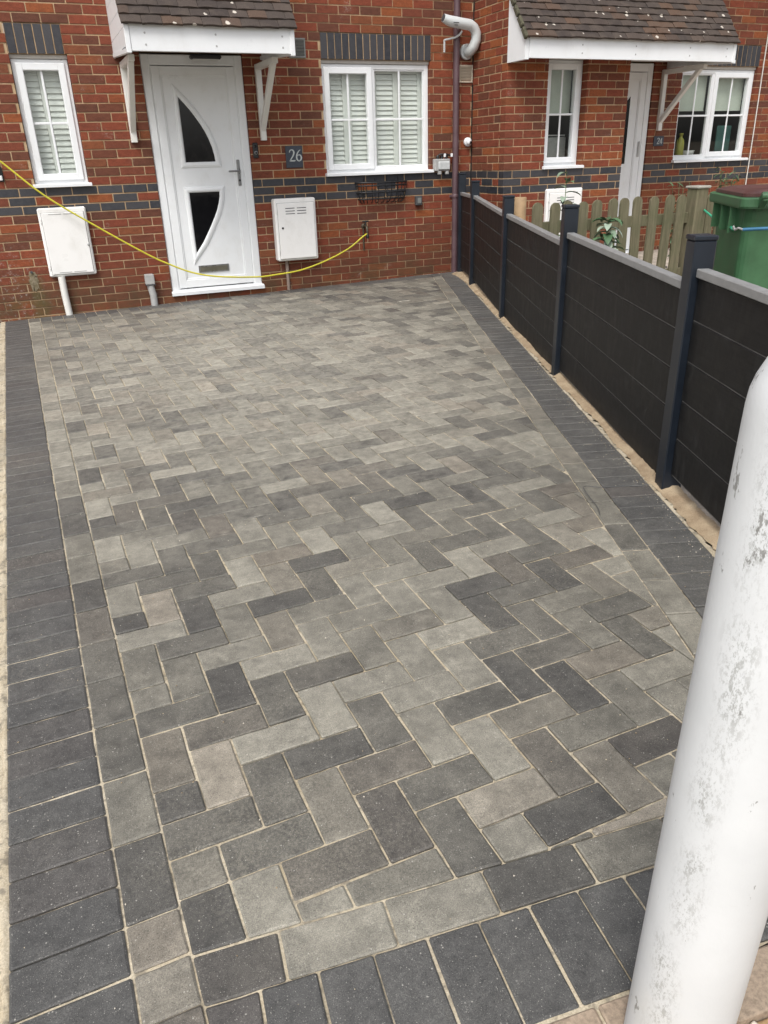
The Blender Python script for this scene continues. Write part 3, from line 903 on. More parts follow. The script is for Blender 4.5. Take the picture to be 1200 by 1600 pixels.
m_,b_q=build_wall(house2,WQ,.1,D24,ZB,ZT,[],0,.11,0,4); mbs.append(m_); emit_bricks(house2,WQ,b_q,lst)
O24=[(3.215,4.125,.0,2.13),(4.55,5.74,1.05,2.10)]; LINT24=[(4.55,5.75,2.10,2.325)]
m_,b_0=build_wall(house2,W0,3.215,9.5,ZB,ZT,O24+LINT24,4.125-.005,4.125+.1075,0,5); mbs.append(m_); emit_bricks(house2,W0,b_0,lst)
wm=MB()
for m_ in mbs:
    wm.add(m_.v,m_.f)
wall24=wm.build('wall',MORTAR,house2)
finish_bricks(wall24,lst,hidden=lambda c: c.z<.55)
lintel(house2,W0,4.55,16,2.10)
rf=MB(); rf.prism([(-.45-D24,4.9),(-.45-D24,4.98),(3.6,8.2),(3.6,8.1)],'x',1.73,9.6); rf.build('main_roof',TILE,house2)
# movement joint in the inner corner
b=MB(); b.box(1.688,1.701,-.010,.0,ZB,ZT); b.build('movement_joint',BLKRUBBER,house)

# ---------------------------------------------------------------- windows
def window(house, x0, x1, z0, z1, yf, sashes, bars, sill, sillproj=.055, head=True):
    """frame in the xz plane, outer face at y=yf (towards -y).  sashes: list of (x0,x1,opening?)"""
    fr=MB(); fw=.045; d=.06
    y0,y1=yf,yf+d
    fr.box(x0,x0+fw,y0,y1,z0,z1,.004); fr.box(x1-fw,x1,y0,y1,z0,z1,.004)
    fr.box(x0+fw-.004,x1-fw+.004,y0+.001,y1,z0+.002,z0+fw,.004); fr.box(x0+fw-.004,x1-fw+.004,y0+.001,y1,z1-fw,z1-.002,.004)
    for a,b,_ in sashes[:-1]: fr.box(b-.02,b+.02,y0+.0015,y1,z0+fw-.004,z1-fw+.004,.003)
    win=fr.build('window_frame',UPVC,house)
    for a,b,op in sashes:
        ax=a+fw-.002 if a==x0 else a+.018; bx=b-fw+.002 if b==x1 else b-.018
        az_=z0+fw-.002; bz_=z1-fw+.002
        s=MB(); sw=.058 if op else .016; yy=y0-.016 if op else y0+.006
        if op: ax-=.014;bx+=.014;az_-=.014;bz_+=.014
        s.box(ax,ax+sw,yy,y0+.05,az_,bz_,.006); s.box(bx-sw,bx,yy,y0+.05,az_,bz_,.006)
        s.box(ax+sw-.005,bx-sw+.005,yy+.001,y0+.05,az_+.0005,az_+sw,.006); s.box(ax+sw-.005,bx-sw+.005,yy+.001,y0+.05,bz_-sw,bz_-.0005,.006)
        s.build('sash',UPVC,win)
        gx0,gx1,gz0,gz1=ax+sw-.003,bx-sw+.003,az_+sw-.003,bz_-sw+.003
        p=MB(); p.box(gx0,gx1,y0+.020,y0+.024,gz0,gz1); p.build('pane',GLASS,win)
        if bars:
            q=MB(); xm=(gx0+gx1)/2; zm=(gz0+gz1)/2 if bars==1 else gz0+(gz1-gz0)*.5
            q.box(xm-.010,xm+.010,y0+.008,y0+.0188,gz0,gz1,.003); q.box(gx0,gx1,y0+.0085,y0+.0183,zm-.010,zm+.010,.003)
            q.build('glazing_bar',UPVC,win)
    if sill:
        s=MB(); ya=-sillproj if sill is True else sill
        s.prism([(ya,z0-.024),(ya,z0-.002),(ya+.02,z0+.004),(yf+.03,z0+.006),(yf+.03,z0-.024)],'x',x0-.022,x1+.022); s.build('window_sill',UPVC,win)
    if head:
        s=MB(); s.box(x0-.006,x1+.006,yf-.012,yf+.05,z1+.001,z1+.034,.004); s.build('head_trim',TRIM,win)
    return win
def shutters(win, x0, x1, z0, z1, y, panels, stile, pitch=.046, ang=70):
    st=MB(); sl=MB(); wp=(x1-x0)/panels
    for i in range(panels):
        a=x0+i*wp+.002; b=x0+(i+1)*wp-.002
        st.box(a,a+stile[0],y,y+.025,z0,z1,.003); st.box(b-stile[1],b,y,y+.025,z0,z1,.003)
        st.box(a+stile[0],b-stile[1],y+.001,y+.024,z0,z0+.05,.003); st.box(a+stile[0],b-stile[1],y+.001,y+.024,z1-.05,z1,.003)
        z=z0+.055
        while z<z1-.06:
            M=Matrix.Translation((0,y+.014,z+pitch/2))@Matrix.Rotation(R(ang),4,'X')
            sl.box(a+stile[0]+.001,b-stile[1]-.001,-.027,.027,-.0035,.0035,.003,M=M); z+=pitch
    st.build('shutter_frame',SHUT,win); tag(sl.build('shutter_slats',SHUT,win),kind='stuff')
def room(house, x0,x1,y1,z0,z1,y0=.11):
    b=MB()
    vs=[(x0,y0,z0),(x1,y0,z0),(x1,y1,z0),(x0,y1,z0),(x0,y0,z1),(x1,y0,z1),(x1,y1,z1),(x0,y1,z1)]
    b.add(vs,[(0,1,2,3),(4,7,6,5),(1,5,6,2),(2,6,7,3),(3,7,4,0)]); 
    return b.build('room_lining',ROOM,house)
wn=window(house,0.003,1.188,1.074,2.066,.042,[(0.003,.553,True),(.553,1.188,False)],1,True)
wn['label']='wide window of four panes with white shutters'
shutters(wn,.03,1.16,1.10,2.04,.125,4,(.035,.055))
room(house,-.05,1.25,.8,.9,2.2,.16)
wn=window(house,-2.797,-2.338,1.074,2.066,.042,[(-2.797,-2.338,True)],1,True)
wn['label']='narrow window with white louvred shutters'
shutters(wn,-2.79,-2.345,1.10,2.04,.125,2,(.012,.03),.047)
room(house,-2.85,-2.28,.8,.9,2.2,.16)
# neighbour: narrow window in the projecting front and wide window in the recess
wn=window(house2,2.194,2.672,1.074,2.066,-D24+.085,[(2.194,2.672,True)],1,-D24-.03)
b=MB(); b.box(2.25,2.62,-D24+.20,-D24+.204,1.58,2.05); b.build('roller_blind',BLIND,wn)
room(house2,2.10,2.77,.6,.8,2.2,-D24+.16)
b=MB(); b.box(2.2,2.7,-D24+.34,-D24+.40,.95,1.36,.005); b.box(2.22,2.68,-D24+.335,-D24+.34,1.37,1.385); b.build('window_ledge_box',DISH,wn)
wn=window(house2,4.553,5.738,1.074,2.066,.042,[(4.553,5.10,False),(5.10,5.738,True)],1,True)
b=MB(); b.box(4.60,5.08,.14,.144,1.64,2.06); b.box(5.12,5.69,.14,.144,1.64,2.06); b.box(4.60,5.08,.137,.147,1.625,1.64); b.box(5.12,5.69,.137,.147,1.625,1.64); b.build('roller_blind',BLIND,wn)
room(house2,4.45,5.85,2.2,.8,2.25,.16)
bt=MB(); bt.lathe([(.045,0),(.05,.01),(.05,.17),(.042,.21),(.02,.235),(.02,.26),(.028,.262),(.028,.285)],(4.82,.19,1.098),20)
tag(bt.build('bottle',YBOT),'yellow bottle standing inside the window beside number 24','bottle')
bt=MB(); bt.lathe([(.05,0),(.075,.03),(.088,.085),(.082,.085),(.07,.035),(.03,.01)],(5.0,.24,1.098),20)
tag(bt.build('bowl',DISH),'pale bowl on the sill inside the window beside number 24','bowl')
b=MB(); b.box(5.42,5.66,.20,.22,1.0,1.46,.008); tag(b.build('tea_towel',TEAL),'teal cloth hanging inside the right pane of the far window','cloth')

# ---------------------------------------------------------------- door 26
def door(house, x0, x1, z0, z1, yf, mirror=False, detail=True):
    # local: u from 0..w, mirrored if needed
    wd=x1-x0
    X=(lambda u: x0+u) if not mirror else (lambda u: x1-u)
    fr=MB(); fw=.075; hw=.085; d=.07
    fr.box(X(0),X(fw),yf,yf+d,z0,z1,.006); fr.box(X(wd-fw),X(wd),yf,yf+d,z0,z1,.006)
    fr.box(X(fw-.004),X(wd-fw+.004),yf+.001,yf+d,z1-hw,z1-.001,.006)
    for (a,b2) in ((fw-.003,fw+.012),(wd-fw-.012,wd-fw+.003)): fr.box(X(a),X(b2),yf+.012,yf+d,z0+.02,z1-hw+.01,.003)
    f=fr.build('door_frame',UPVC,house)
    th=MB(); th.prism([(yf-.055,z0-.012),(yf-.055,z0+.018),(yf-.035,z0+.026),(yf+.03,z0+.040),(yf+.03,z0-.012)],'x',X(-.01),X(wd+.012)); th.build('threshold',UPVC,f)
    a0,a1,b0,b1=fw+.006,wd-fw-.006,z0+.048,z1-hw-.006
    lf=MB(); sw=.078
    lf.box(X(a0),X(a0+sw),yf+.008,yf+.06,b0,b1,.005); lf.box(X(a1-sw),X(a1),yf+.008,yf+.06,b0,b1,.005)
    lf.box(X(a0+sw-.004),X(a1-sw+.004),yf+.009,yf+.06,b0+.001,b0+sw,.005); lf.box(X(a0+sw-.004),X(a1-sw+.004),yf+.009,yf+.06,b1-sw,b1-.001,.005)
    # slim bead round the panel
    p0,p1,q0,q1=a0+sw,a1-sw,b0+sw,b1-sw
    for (u,v,s,t) in ((p0-.002,p0+.012,q0,q1),(p1-.012,p1+.002,q0,q1),(p0,p1,q0-.002,q0+.012),(p0,p1,q1-.012,q1+.002)):
        lf.box(X(u),X(v),yf+.014,yf+.03,s,t,.004)
    leaf=lf.build('door',UPVC,house)
    pn=MB(); pn.box(X(p0),X(p1),yf+.024,yf+.05,q0,q1); pn.build('door_panel',UPVC,leaf)
    if not detail: return f,leaf
    yb=yf+.024
    def arc_up():
        # straight edge left, curve bulging to the right
        pts=[(-1.42,1.774)]
        for t in (0.12,.25,.38,.5,.62,.75,.88,1.):
            z=1.774+(1.222-1.774)*t; 
            x=-1.42+.287*math.sin(min(1,t**.80)*math.pi/2)**1.0
            pts.append((x,z))
        pts.append((-1.42,1.222)); return pts
    up=[(-1.420,1.774),(-1.372,1.722),(-1.326,1.667),(-1.287,1.613),(-1.246,1.552),(-1.206,1.482),(-1.178,1.418),(-1.155,1.348),(-1.142,1.285),(-1.135,1.222),(-1.420,1.222)]
    lo=[(-1.424,.950),(-1.130,.950),(-1.134,.905),(-1.148,.85),(-1.172,.785),(-1.205,.72),(-1.249,.643),(-1.300,.56),(-1.345,.49),(-1.424,.392)]
    for poly in (up,lo):
        bb=MB(); n=len(poly)
        cx=sum(p[0] for p in poly)/n; cz=sum(p[1] for p in poly)/n
        A=area(poly); pl=poly if A>0 else poly[::-1]
        def offs(p,g):
            out=[]
            for i in range(len(p)):
                a=Vector(p[i-1]); b=Vector(p[i]); c=Vector(p[(i+1)%len(p)])
                d1=(b-a).normalized(); d2=(c-b).normalized(); n1=Vector((d1.y,-d1.x)); n2=Vector((d2.y,-d2.x))
                bis=(n1+n2); L=bis.length
                if L<1e-6: out.append(tuple(b)); continue
                bis/=L; k=g/max(.42,bis.dot(n1)); out.append(tuple(b+bis*k))
            return out
        rings=[(offs(pl,.052),yb-.0005),(offs(pl,.046),yb-.010),(offs(pl,.026),yb-.017),(offs(pl,.012),yb-.016),(offs(pl,.0),yb-.004)]
        vs=[];fs=[]
        m=len(pl)
        for rg,y in rings: vs+=[(x,y,z) for x,z in rg]
        for r_ in range(len(rings)-1):
            for i in range(m): fs.append((r_*m+i,r_*m+(i+1)%m,(r_+1)*m+(i+1)%m,(r_+1)*m+i))
        bb.add(vs,fs); bb.build('glazing_bead',UPVC,leaf)
        g=MB(); g.prism(offs(pl,.004),'y',yb-.005,yb-.001); g.build('door_glass',BLKG,leaf)
    # letterbox
    l=MB(); l.box(-1.425,-1.115,yb-.012,yb+.002,.196,.266,.004); lb=l.build('letterbox',CHROME,leaf)
    l=MB(); l.box(-1.408,-1.132,yb-.016,yb-.010,.209,.253,.003); l.build('letterbox_flap',simple('flap_steel',(.20,.19,.15),.35,.7,var=.15),lb)
    # handle
    h=MB(); h.box(-.934,-.902,yf-.003,yf+.010,.995,1.232,.006); 
    hh=h.build('handle_plate',CHROME,leaf)
    h=MB(); h.tube([(-.918,yf,1.132),(-.918,yf-.045,1.132),(-.93,yf-.052,1.132),(-1.03,yf-.052,1.130)],.009,10); h.build('lever',CHROME,hh)
    h=MB(); h.lathe([(.010,0),(.010,.004)],(0,0,0),14,M=Matrix.Translation((-.918,yf-.003,1.045))@Matrix.Rotation(R(90),4,'X')); h.build('keyhole',BLACK,hh)
    return f,leaf
door(house,-1.722,-.788,.012,2.118,.012)
room(house,-1.75,-.75,.4,-.1,2.2,.1)
f24,l24=door(house2,3.218,4.122,.012,2.118,.012,detail=False)
# neighbour's door: curved dark glass seen at a glancing angle, hinge-side details
yb=.036
g=MB(); g.prism([(3.50,1.06),(3.838,1.06),(3.838,1.775),(3.72,1.66),(3.60,1.46),(3.53,1.25)],'y',yb-.008,yb-.001); g.build('door_glass',BLKG,l24)
h=MB(); h.box(4.0,4.03,.006,.018,1.13,1.30,.005); h.build('handle_plate',GREYP,l24)
room(house2,3.15,4.2,.5,-.1,2.2,.1)

# ---------------------------------------------------------------- porch canopies
def tile_roof(canopy, x0, x1, yf, zf, rows, pitch, gauge=.084, tw=.166, seed=1, wall=0.):
    rr=random.Random(seed); cs,sn=math.cos(R(pitch)),math.sin(R(pitch))
    n=int(round((x1-x0)/tw)); tw=(x1-x0)/n
    meshes=[]
    for v in range(4):
        b=MB(); L=gauge+.05; nx=4; vs=[];fs=[]
        r2_=random.Random(v)
        # slightly cambered slab, origin at the lower edge
        for k,zz in ((0,0.),(1,.018)):
            for j,yy in enumerate((0,L)):
                for i in range(nx+1):
                    xx=(tw-.003)*i/nx; cam=.004*(1-((i/nx-.5)*2)**2)*(1-j*.4)
                    vs.append((xx,yy+(r2_.uniform(-.002,.002) if j==0 else 0),zz+cam))
        N=nx+1
        for i in range(nx):
            fs+=[(i,i+1,N+i+1,N+i),(2*N+i,3*N+i,3*N+i+1,2*N+i+1),(i,2*N+i,2*N+i+1,i+1),(N+i,N+i+1,3*N+i+1,3*N+i)]
        fs+=[(0,N,3*N,2*N),(nx,2*N+nx,3*N+nx,N+nx)]
        b.add(vs,fs); meshes.append(b.mesh('roof_tile',TILE))
    total=int((wall-yf)/(gauge*cs)); upper=MB()
    for r in range(total):
        y=yf+r*gauge*cs; z=zf+r*gauge*sn
        offx=0 if r%2==0 else tw/2
        cells=[(x0+i*tw+offx,1.) for i in range(n)] if r%2==0 else [(x0,.5)]+[(x0+tw/2+i*tw,1.) for i in range(n-1)]+[(x1-tw/2,.5)]
        for x,fr in cells:
            if r>=rows:
                M=Matrix.Translation((x,y,z+.010))@Euler((R(pitch-8),0,0)).to_matrix().to_4x4()
                upper.box(0,(tw-.003)*fr,0,gauge+.05,0,.016,M=M,tone=rr.random()); continue
            o=place('roof_tile',meshes[rr.randrange(4)],canopy,(x,y+rr.uniform(-.003,.003),z+.010+rr.uniform(-.002,.002)),(R(pitch-8)+rr.uniform(-.015,.015),rr.uniform(-.01,.01),rr.uniform(-.01,.01)))
            if fr<1: o.scale=(.5,1,1)
    if upper.v: tag(place('roof_tiles',upper.mesh('roof_tiles',TILE),canopy),kind='stuff')
def canopy(house, x0, x1, yf, zs, fz, pitch, yw, rows, seed, gauge=.084, zw=2.128):
    """fascia front at y=yf, bottom at zs, top at fz; wall at yw"""
    fa=MB(); fa.box(x0+.03,x1-.012,yf,yf+.02,zs,fz,.003)
    can=fa.build('fascia',UPVC,house); 
    sf=MB(); sf.prism([(yf+.0205,zs+.012),(0.-.006,zw+.004),(0.-.006,zw+.014),(yf+.0205,zs+.022)],'x',x0+.012,x1-.012); sf.build('soffit',UPVC,can)
    tn=math.tan(R(pitch))
    ztop=fz+(yw-yf)*tn
    rb_=MB(); rb_.prism([(yf+.004,fz-.02),(yf+.004,fz-.004),(yw-.01,ztop-.014),(yw-.01,ztop-.05)],'x',x0+.012,x1-.012); rb_.build('roof_boarding',DGREY,can)
    tile_roof(can,x0-.025,x1+.03,yf-.035,fz-.03,rows,pitch,gauge=gauge,seed=seed,wall=yw)
    return can,tn
can26,tn=canopy(house,-1.945,-.585,-.985,2.025,2.218,52,0.,9,31)
# clad gable end on the left (visible) and the right
def gable(can, x, yf, zs, fz, tn, yw, sgn, bh=.125, step=0.0):
    z=zs+.028
    while z<fz+(yw-yf)*tn-.08:
        zt=z+bh-.004
        ya=lambda zz: yf+.018 if zz<=fz-.03 else yf+.018+(zz-(fz-.03))/tn
        pl=[(ya(z),z),(yw-.006,z),(yw-.006,zt),(ya(zt),zt)]
        if pl[0][0]<yw-.04:
            if pl[3][0]>yw-.01: pl=[pl[0],(yw-.006,z),(yw-.006,min(zt,fz-.03+(yw-.006-yf-.018)*tn))]
            b=MB(); b.prism(pl,'x',x,x+sgn*.012); b.build('cladding_board',UPVC,can)
        z+=bh
gable(can26,-1.945,-.985,2.045,2.218,tn,0.,1); gable(can26,-.585,-.985,2.045,2.218,tn,0.,-1)
for xa in (-1.950,-.612):
    b=MB(); b.prism([(-.992,2.014),(-.992,2.044),(-.006,2.112),(-.006,2.082)],'x',xa,xa+.034); b.build('bottom_trim',UPVC,can26)
for xa in (-1.955,-.615):
    b=MB(); b.box(xa,xa+.04,-.994,-.95,2.010,2.205,.004); b.build('corner_trim',UPVC,can26)
# screw caps on the fascia
cap=MB(); cap.lathe([(.008,0),(.006,.003)],(0,0,0),10,M=Matrix.Rotation(R(90),4,'X')); CAPM=cap.mesh('screw_cap',GREYP)
for x in (-1.80,-1.24,-.68):
    for z in (2.07,2.15): place('screw_cap',CAPM,can26,(x,-.985,z))
def bracket(can, x, yw, z0, z1, reach, mat=UPVCD, w=.055):
    b=MB(); b.box(x-w/2,x+w/2,yw-.05,yw-.004,z0,z1,.004)
    o=b.build('bracket',mat,can)
    b=MB(); b.box(x-w/2+.001,x+w/2-.001,yw-reach,yw-.051,z1-.05,z1-.001,.004); b.build('bracket_arm',mat,o)
    b=MB(); b.bar((x,yw-.035,z0+.10),(x,yw-reach+.07,z1-.035),w-.008,.05,up=(1,0,0),c=.004); b.build('bracket_brace',mat,o)
bracket(can26,-1.878,0.,1.40,2.045,.62); bracket(can26,-.648,0.,1.395,2.045,.62)

can24,tn=canopy(house2,1.715,4.31,-1.0,2.03,2.215,52,0.,10,32,gauge=.078)
gable(can24,4.31,-1.0,2.035,2.205,tn,0.,-1)
b=MB(); b.prism([(-.992,2.02),(-.992,2.20),(-.68,2.20+.312*tn-.03),(-.68,2.02)],'x',1.698,1.742); b.build('boxed_end',UPVC,can24)
b=MB(); b.prism([(-1.008,2.018),(-1.008,2.048),(-.006,2.116),(-.006,2.086)],'x',4.30,4.335); b.build('bottom_trim',UPVC,can24)
b=MB(); b.box(4.285,4.325,-1.010,-.965,2.022,2.20,.004); b.build('corner_trim',UPVC,can24)
b=MB()
for i in range(13):
    y=-1.03+i*.124*math.cos(R(52)); z=2.19+i*.124*math.sin(R(52))
    if y>-.70: pass
    b.bar((1.685,y,z),(1.685,y+.11*math.cos(R(52)),z+.11*math.sin(R(52))),.05,.035,up=(1,0,0),c=.008)
b.build('mossy_verge',MOSS,can24)
for x in (2.35,3.0,3.7,4.2):
    for z in (2.08,2.15): place('screw_cap',CAPM,can24,(x,-1.0,z))
bracket(can24,4.262,0.,1.41,2.05,.66)

# ---------------------------------------------------------------- wall services
# rainwater pipe
b=MB(); b.tube([(1.472,-.052,gz(1.47)-.05),(1.472,-.052,1.5),(1.472,-.052,5.0)],.034,16)
dp=b.build('downpipe',PIPEB,house)
for z in (.78,2.42):
    b=MB(); b.lathe([(.037,0),(.040,.004),(.040,.036),(.037,.04)],(1.472,-.052,z),16); b.box(1.425,1.519,-.020,-.004,z+.006,z+.034,.003); b.build('pipe_clip',PIPEB,dp)
# boiler flue elbow
b=MB()
pts=[(1.605,.0,2.185),(1.605,-.06,2.185),(1.612,-.10,2.19),(1.628,-.135,2.225),(1.645,-.15,2.28),(1.640,-.155,2.335),(1.610,-.16,2.38),(1.56,-.165,2.405),(1.48,-.17,2.412),(1.42,-.175,2.417)]
b.tube(pts,[.051]*6+[.050]*4,20)
fl=b.build('boiler_flue',FLUEM,house)
b=MB(); b.tube([(1.425,-.175,2.417),(1.36,-.178,2.424),(1.30,-.18,2.436),(1.25,-.182,2.452)],[.050,.050,.045,.038],20); b.build('flue_terminal',FLUEM,fl)
b=MB(); b.tube([(1.252,-.182,2.4515),(1.246,-.182,2.4535)],[.034,.034],16); b.build('flue_mouth',DGREY,fl)
b=MB(); b.box(1.335,1.395,-.243,-.238,2.405,2.412); b.box(1.345,1.385,-.242,-.237,2.385,2.391); b.build('flue_slots',BLACK,fl)
b=MB(); b.lathe([(.068,0),(.073,.004),(.073,.03),(.068,.034)],(0,0,0),20,M=Matrix.Translation((1.605,-.004,2.185))@Matrix.Rotation(R(90),4,'X')); b.build('flue_collar',FLUEM,fl)
b=MB(); b.tube([(1.47,-.17,2.35),(1.455,-.15,2.32),(1.43,-.10,2.30),(1.35,-.06,2.285),(1.33,-.055,2.28)],.010,8); b.box(1.318,1.338,-.062,-.05,2.17,2.285,.004); b.build('flue_bracket',FLUEM,fl)
# ventilators
def vent(x0,x1,z0,z1,mat,n=5,name='wall_vent'):
    b=MB(); b.box(x0,x1,-.016,-.001,z0,z0+.014,.002); b.box(x0,x1,-.016,-.001,z1-.014,z1,.002); b.box(x0,x0+.014,-.0155,-.001,z0+.013,z1-.013,.002); b.box(x1-.014,x1,-.0155,-.001,z0+.013,z1-.013,.002)
    v=b.build(name,mat,house)
    h=(z1-z0-.028)/n
    for i in range(n):
        b=MB(); M=Matrix.Translation((0,-.010,z0+.014+h*(i+.5)))@Matrix.Rotation(R(-58),4,'X')
        b.box(x0+.014,x1-.014,-h*.58,h*.58,-.0015,.0015,M=M); b.build('louvre',mat,v)
    b=MB(); b.box(x0+.012,x1-.012,-.0035,-.001,z0+.012,z1-.012); b.build('vent_back',DGREY,v)
vent(-.325,-.155,2.105,2.27,VENTG); vent(1.527,1.690,1.905,2.068,VENTC,5)
# meter cupboards
def meter_box(label, x0,x1,z0,z1,yw,d,lip,hinge_left=True,slots=0,knob=None):
    t=empty('meter_cupboard',((x0+x1)/2,yw,z0),label,'meter box','meter cupboards on the walls')
    def bl(b,name,mat,par=t):
        o=b.build(name,mat,par); 
        if par is t: o.location=(-(x0+x1)/2,-yw,-z0)
        return o
    b=MB(); b.box(x0,x1,yw-d,yw-.004,z0,z1,.012); body=bl(b,'cabinet',METERW)
    b=MB(); b.box(x0+.028,x1-.024,yw-d-.012,yw-d-.001,z0+.022,z1-.042,.004); dr=bl(b,'cabinet_door',METERW)
    b=MB(); b.box(x0+.024,x1-.020,yw-d-.0025,yw-d-.0005,z0+.018,z1-.038); bl(b,'door_gasket',GREYP)
    if slots:
        b=MB()
        xm=(x0+x1)/2
        for r in range(slots):
            for a,c in ((xm-.11,xm-.012),(xm+.012,xm+.11)): b.box(a,c,yw-d-.0135,yw-d-.0115,z1-.095-r*.026,z1-.088-r*.026)
        bl(b,'vent_slots',DGREY)
    else:
        b=MB(); xm=(x0+x1)/2
        for zz in (z1-.058,z0+.034):
            for a,c in ((xm-.12,xm-.01),(xm+.01,xm+.12)): b.box(a,c,yw-d-.0135,yw-d-.0115,zz,zz+.006)
        bl(b,'vent_slots',GREYP)
    if knob:
        b=MB(); b.lathe([(.010,0),(.010,.006),(.006,.007)],(0,0,0),14,M=Matrix.Translation((knob[0],yw-d-.012,knob[1]))@Matrix.Rotation(R(90),4,'X')); bl(b,'lock',GREYP if not slots else BLACK)
    b=MB()
    hx=x0+.016
    for zz in (z0+.07,z1-.13): b.box(hx-.006,hx+.006,yw-d-.010,yw-d-.0005,zz,zz+.04,.002)
    bl(b,'hinges',METERW)
    return t
meter_box('white meter cupboard under the narrow shuttered window',-2.832,-2.412,.275,.878,0,.055,0,knob=(-2.445,.545))
meter_box('white meter cupboard between the front door and the wide window',-.622,-.184,.262,.862,0,.115,0,slots=3,knob=(-.555,.585))
meter_box('white meter cupboard behind the picket fence and leafy stem',2.222,2.682,.25,.855,-D24,.06,0,slots=3,knob=(2.29,.55))
# pipes to the ground
b=MB(); b.tube([(-2.735,-.045,.276),(-2.735,-.045,.1),(-2.728,-.047,gz(-2.7)-.01)],.032,14); tag(b.build('service_pipe',GREYP if 0 else UPVCD),'white service pipe running from the left meter cupboard into the paving','pipe')
b=MB(); b.tube([(-.512,-.03,.26),(-.512,-.03,gz(-.5)-.01)],.018,12); tag(b.build('service_pipe',simple('old_conduit',(.26,.20,.165),.6,var=.25)),'thin brownish conduit below the meter cupboard near the door','pipe')
t=empty('drain_outlet',(-1.92,-.03,gz(-1.92)),'grey plastic pipe stub with a square cap at the wall foot by the door','pipe')
b=MB(); b.tube([(.0,-.018,-.01),(.0,-.018,.10),(-.012,-.016,.17),(-.02,-.012,.22)],.034,14); b.build('pipe',GREYP,t)
b=MB(); b.box(-.058,.03,-.05,.026,.205,.30,.006); b.build('cap',GREYP,t); b=MB(); b.box(-.060,.032,-.053,.026,.196,.206,.002); b.build('cap_rim',DGREY,t)
# mortared-up hole with algae run
m=NT('algae_patch',.9); p=m.pos(); n=m.noise(p,25.,5.,.7)
m.color(m.mix(m.ramp(n,.35,.65),(.13,.105,.055),(.24,.20,.14))); m.bump(n,.7,.006)
b=MB(); rr=random.Random(9); N=26
vs=[(-2.98,-.013,.28)]
for i in range(N):
    a_=2*math.pi*i/N; vs.append((-2.98+.050*math.cos(a_)*rr.uniform(.62,1.15),-.0062,.25+.115*math.sin(a_)*rr.uniform(.62,1.12)))
b.add(vs,[(0,1+i,1+(i+1)%N) for i in range(N)],0,0,True)
tag(b.build('mortar_patch',m.mat),'rough green stained mortar patch low on the wall left of the meter cupboard','patch')
b=MB(); b.lathe([(.012,0),(.010,.012)],(0,0,0),10,M=Matrix.Translation((-2.985,-.016,.33))@Matrix.Rotation(R(90),4,'X')); tag(b.build('pipe_stub',DGREY),'tiny dark pipe end poking from the mortar patch','pipe')

# house numbers: stroked glyphs with thick and thin parts
def stroke(b, pts, wds, x, z, sc, y):
    # Catmull-Rom through the points, ribbon of varying width
    P=[Vector(p) for p in pts]; out=[]; ww=[]
    n=len(P)
    for i in range(n-1):
        p0=P[max(i-1,0)];p1=P[i];p2=P[i+1];p3=P[min(i+2,n-1)]
        for k in range(8):
            t=k/8
            out.append(.5*((2*p1)+(p2-p0)*t+(2*p0-5*p1+4*p2-p3)*t*t+(3*p1-p0-3*p2+p3)*t**3)); ww.append(wds[i]+(wds[i+1]-wds[i])*t)
    out.append(P[-1]); ww.append(wds[-1])
    vs=[];fs=[]
    for i,q in enumerate(out):
        d=(out[min(i+1,len(out)-1)]-out[max(i-1,0)]).normalized(); nn=Vector((-d.y,d.x))*ww[i]/2
        for s in (1,-1):
            e=q+nn*s; vs.append((x+e.x*sc,y,z+e.y*sc)); vs.append((x+e.x*sc,y+.004,z+e.y*sc))
    for i in range(len(out)-1):
        a=i*4; fs+=[(a,a+4,a+6,a+2),(a,a+1,a+5,a+4),(a+2,a+6,a+7,a+3)]
    fs+=[(0,2,3,1)]
    b.add(vs,fs)
GL={'2':[([(.06,.78),(.12,.92),(.28,1.0),(.46,.92),(.50,.74),(.42,.52),(.24,.27),(.06,.05)],[.09,.08,.08,.12,.15,.12,.09,.07]),([(.04,.055),(.30,.055),(.54,.06),(.58,.14)],[.11,.11,.11,.03])],
    '6':[([(.50,.98),(.34,.88),(.18,.68),(.09,.42),(.12,.18),(.28,.03),(.46,.10),(.55,.30),(.48,.50),(.32,.56),(.17,.46)],[.04,.08,.11,.14,.13,.08,.11,.14,.11,.07,.05])],
    '4':[([(.40,0.),(.40,.5),(.40,1.0)],[.12,.12,.12]),([(.40,.98),(.2,.62),(.02,.30)],[.07,.08,.08]),([(.02,.29),(.3,.29),(.60,.29)],[.09,.09,.09])]}
def plaque(label, x0,x1,z0,z1,text,h,yw=0.,tz=None):
    t=empty('number_plaque',((x0+x1)/2,yw,z0),label,'house number','house number plaques')
    b=MB(); b.box(-(x1-x0)/2,(x1-x0)/2,-.016,-.004,0,z1-z0,.003); b.build('plate',SLATE,t)
    b=MB(); sc=h; wtot=.62*sc*len(text); x=-wtot/2+.01
    zz=(z1-z0-h)*.62 if tz is None else tz
    for ch in text:
        for pts,wd in GL[ch]: stroke(b,pts,wd,x,zz,sc,-.0195)
        x+=.66*sc
    b.build('numerals',LETTERING,t)
plaque('dark slate plaque with silver number 26',-.432,-.257,1.142,1.342,'26',.106)
plaque('small dark plaque with number 24 below the far porch bracket',4.215,4.368,1.243,1.352,'24',.066,tz=.022)
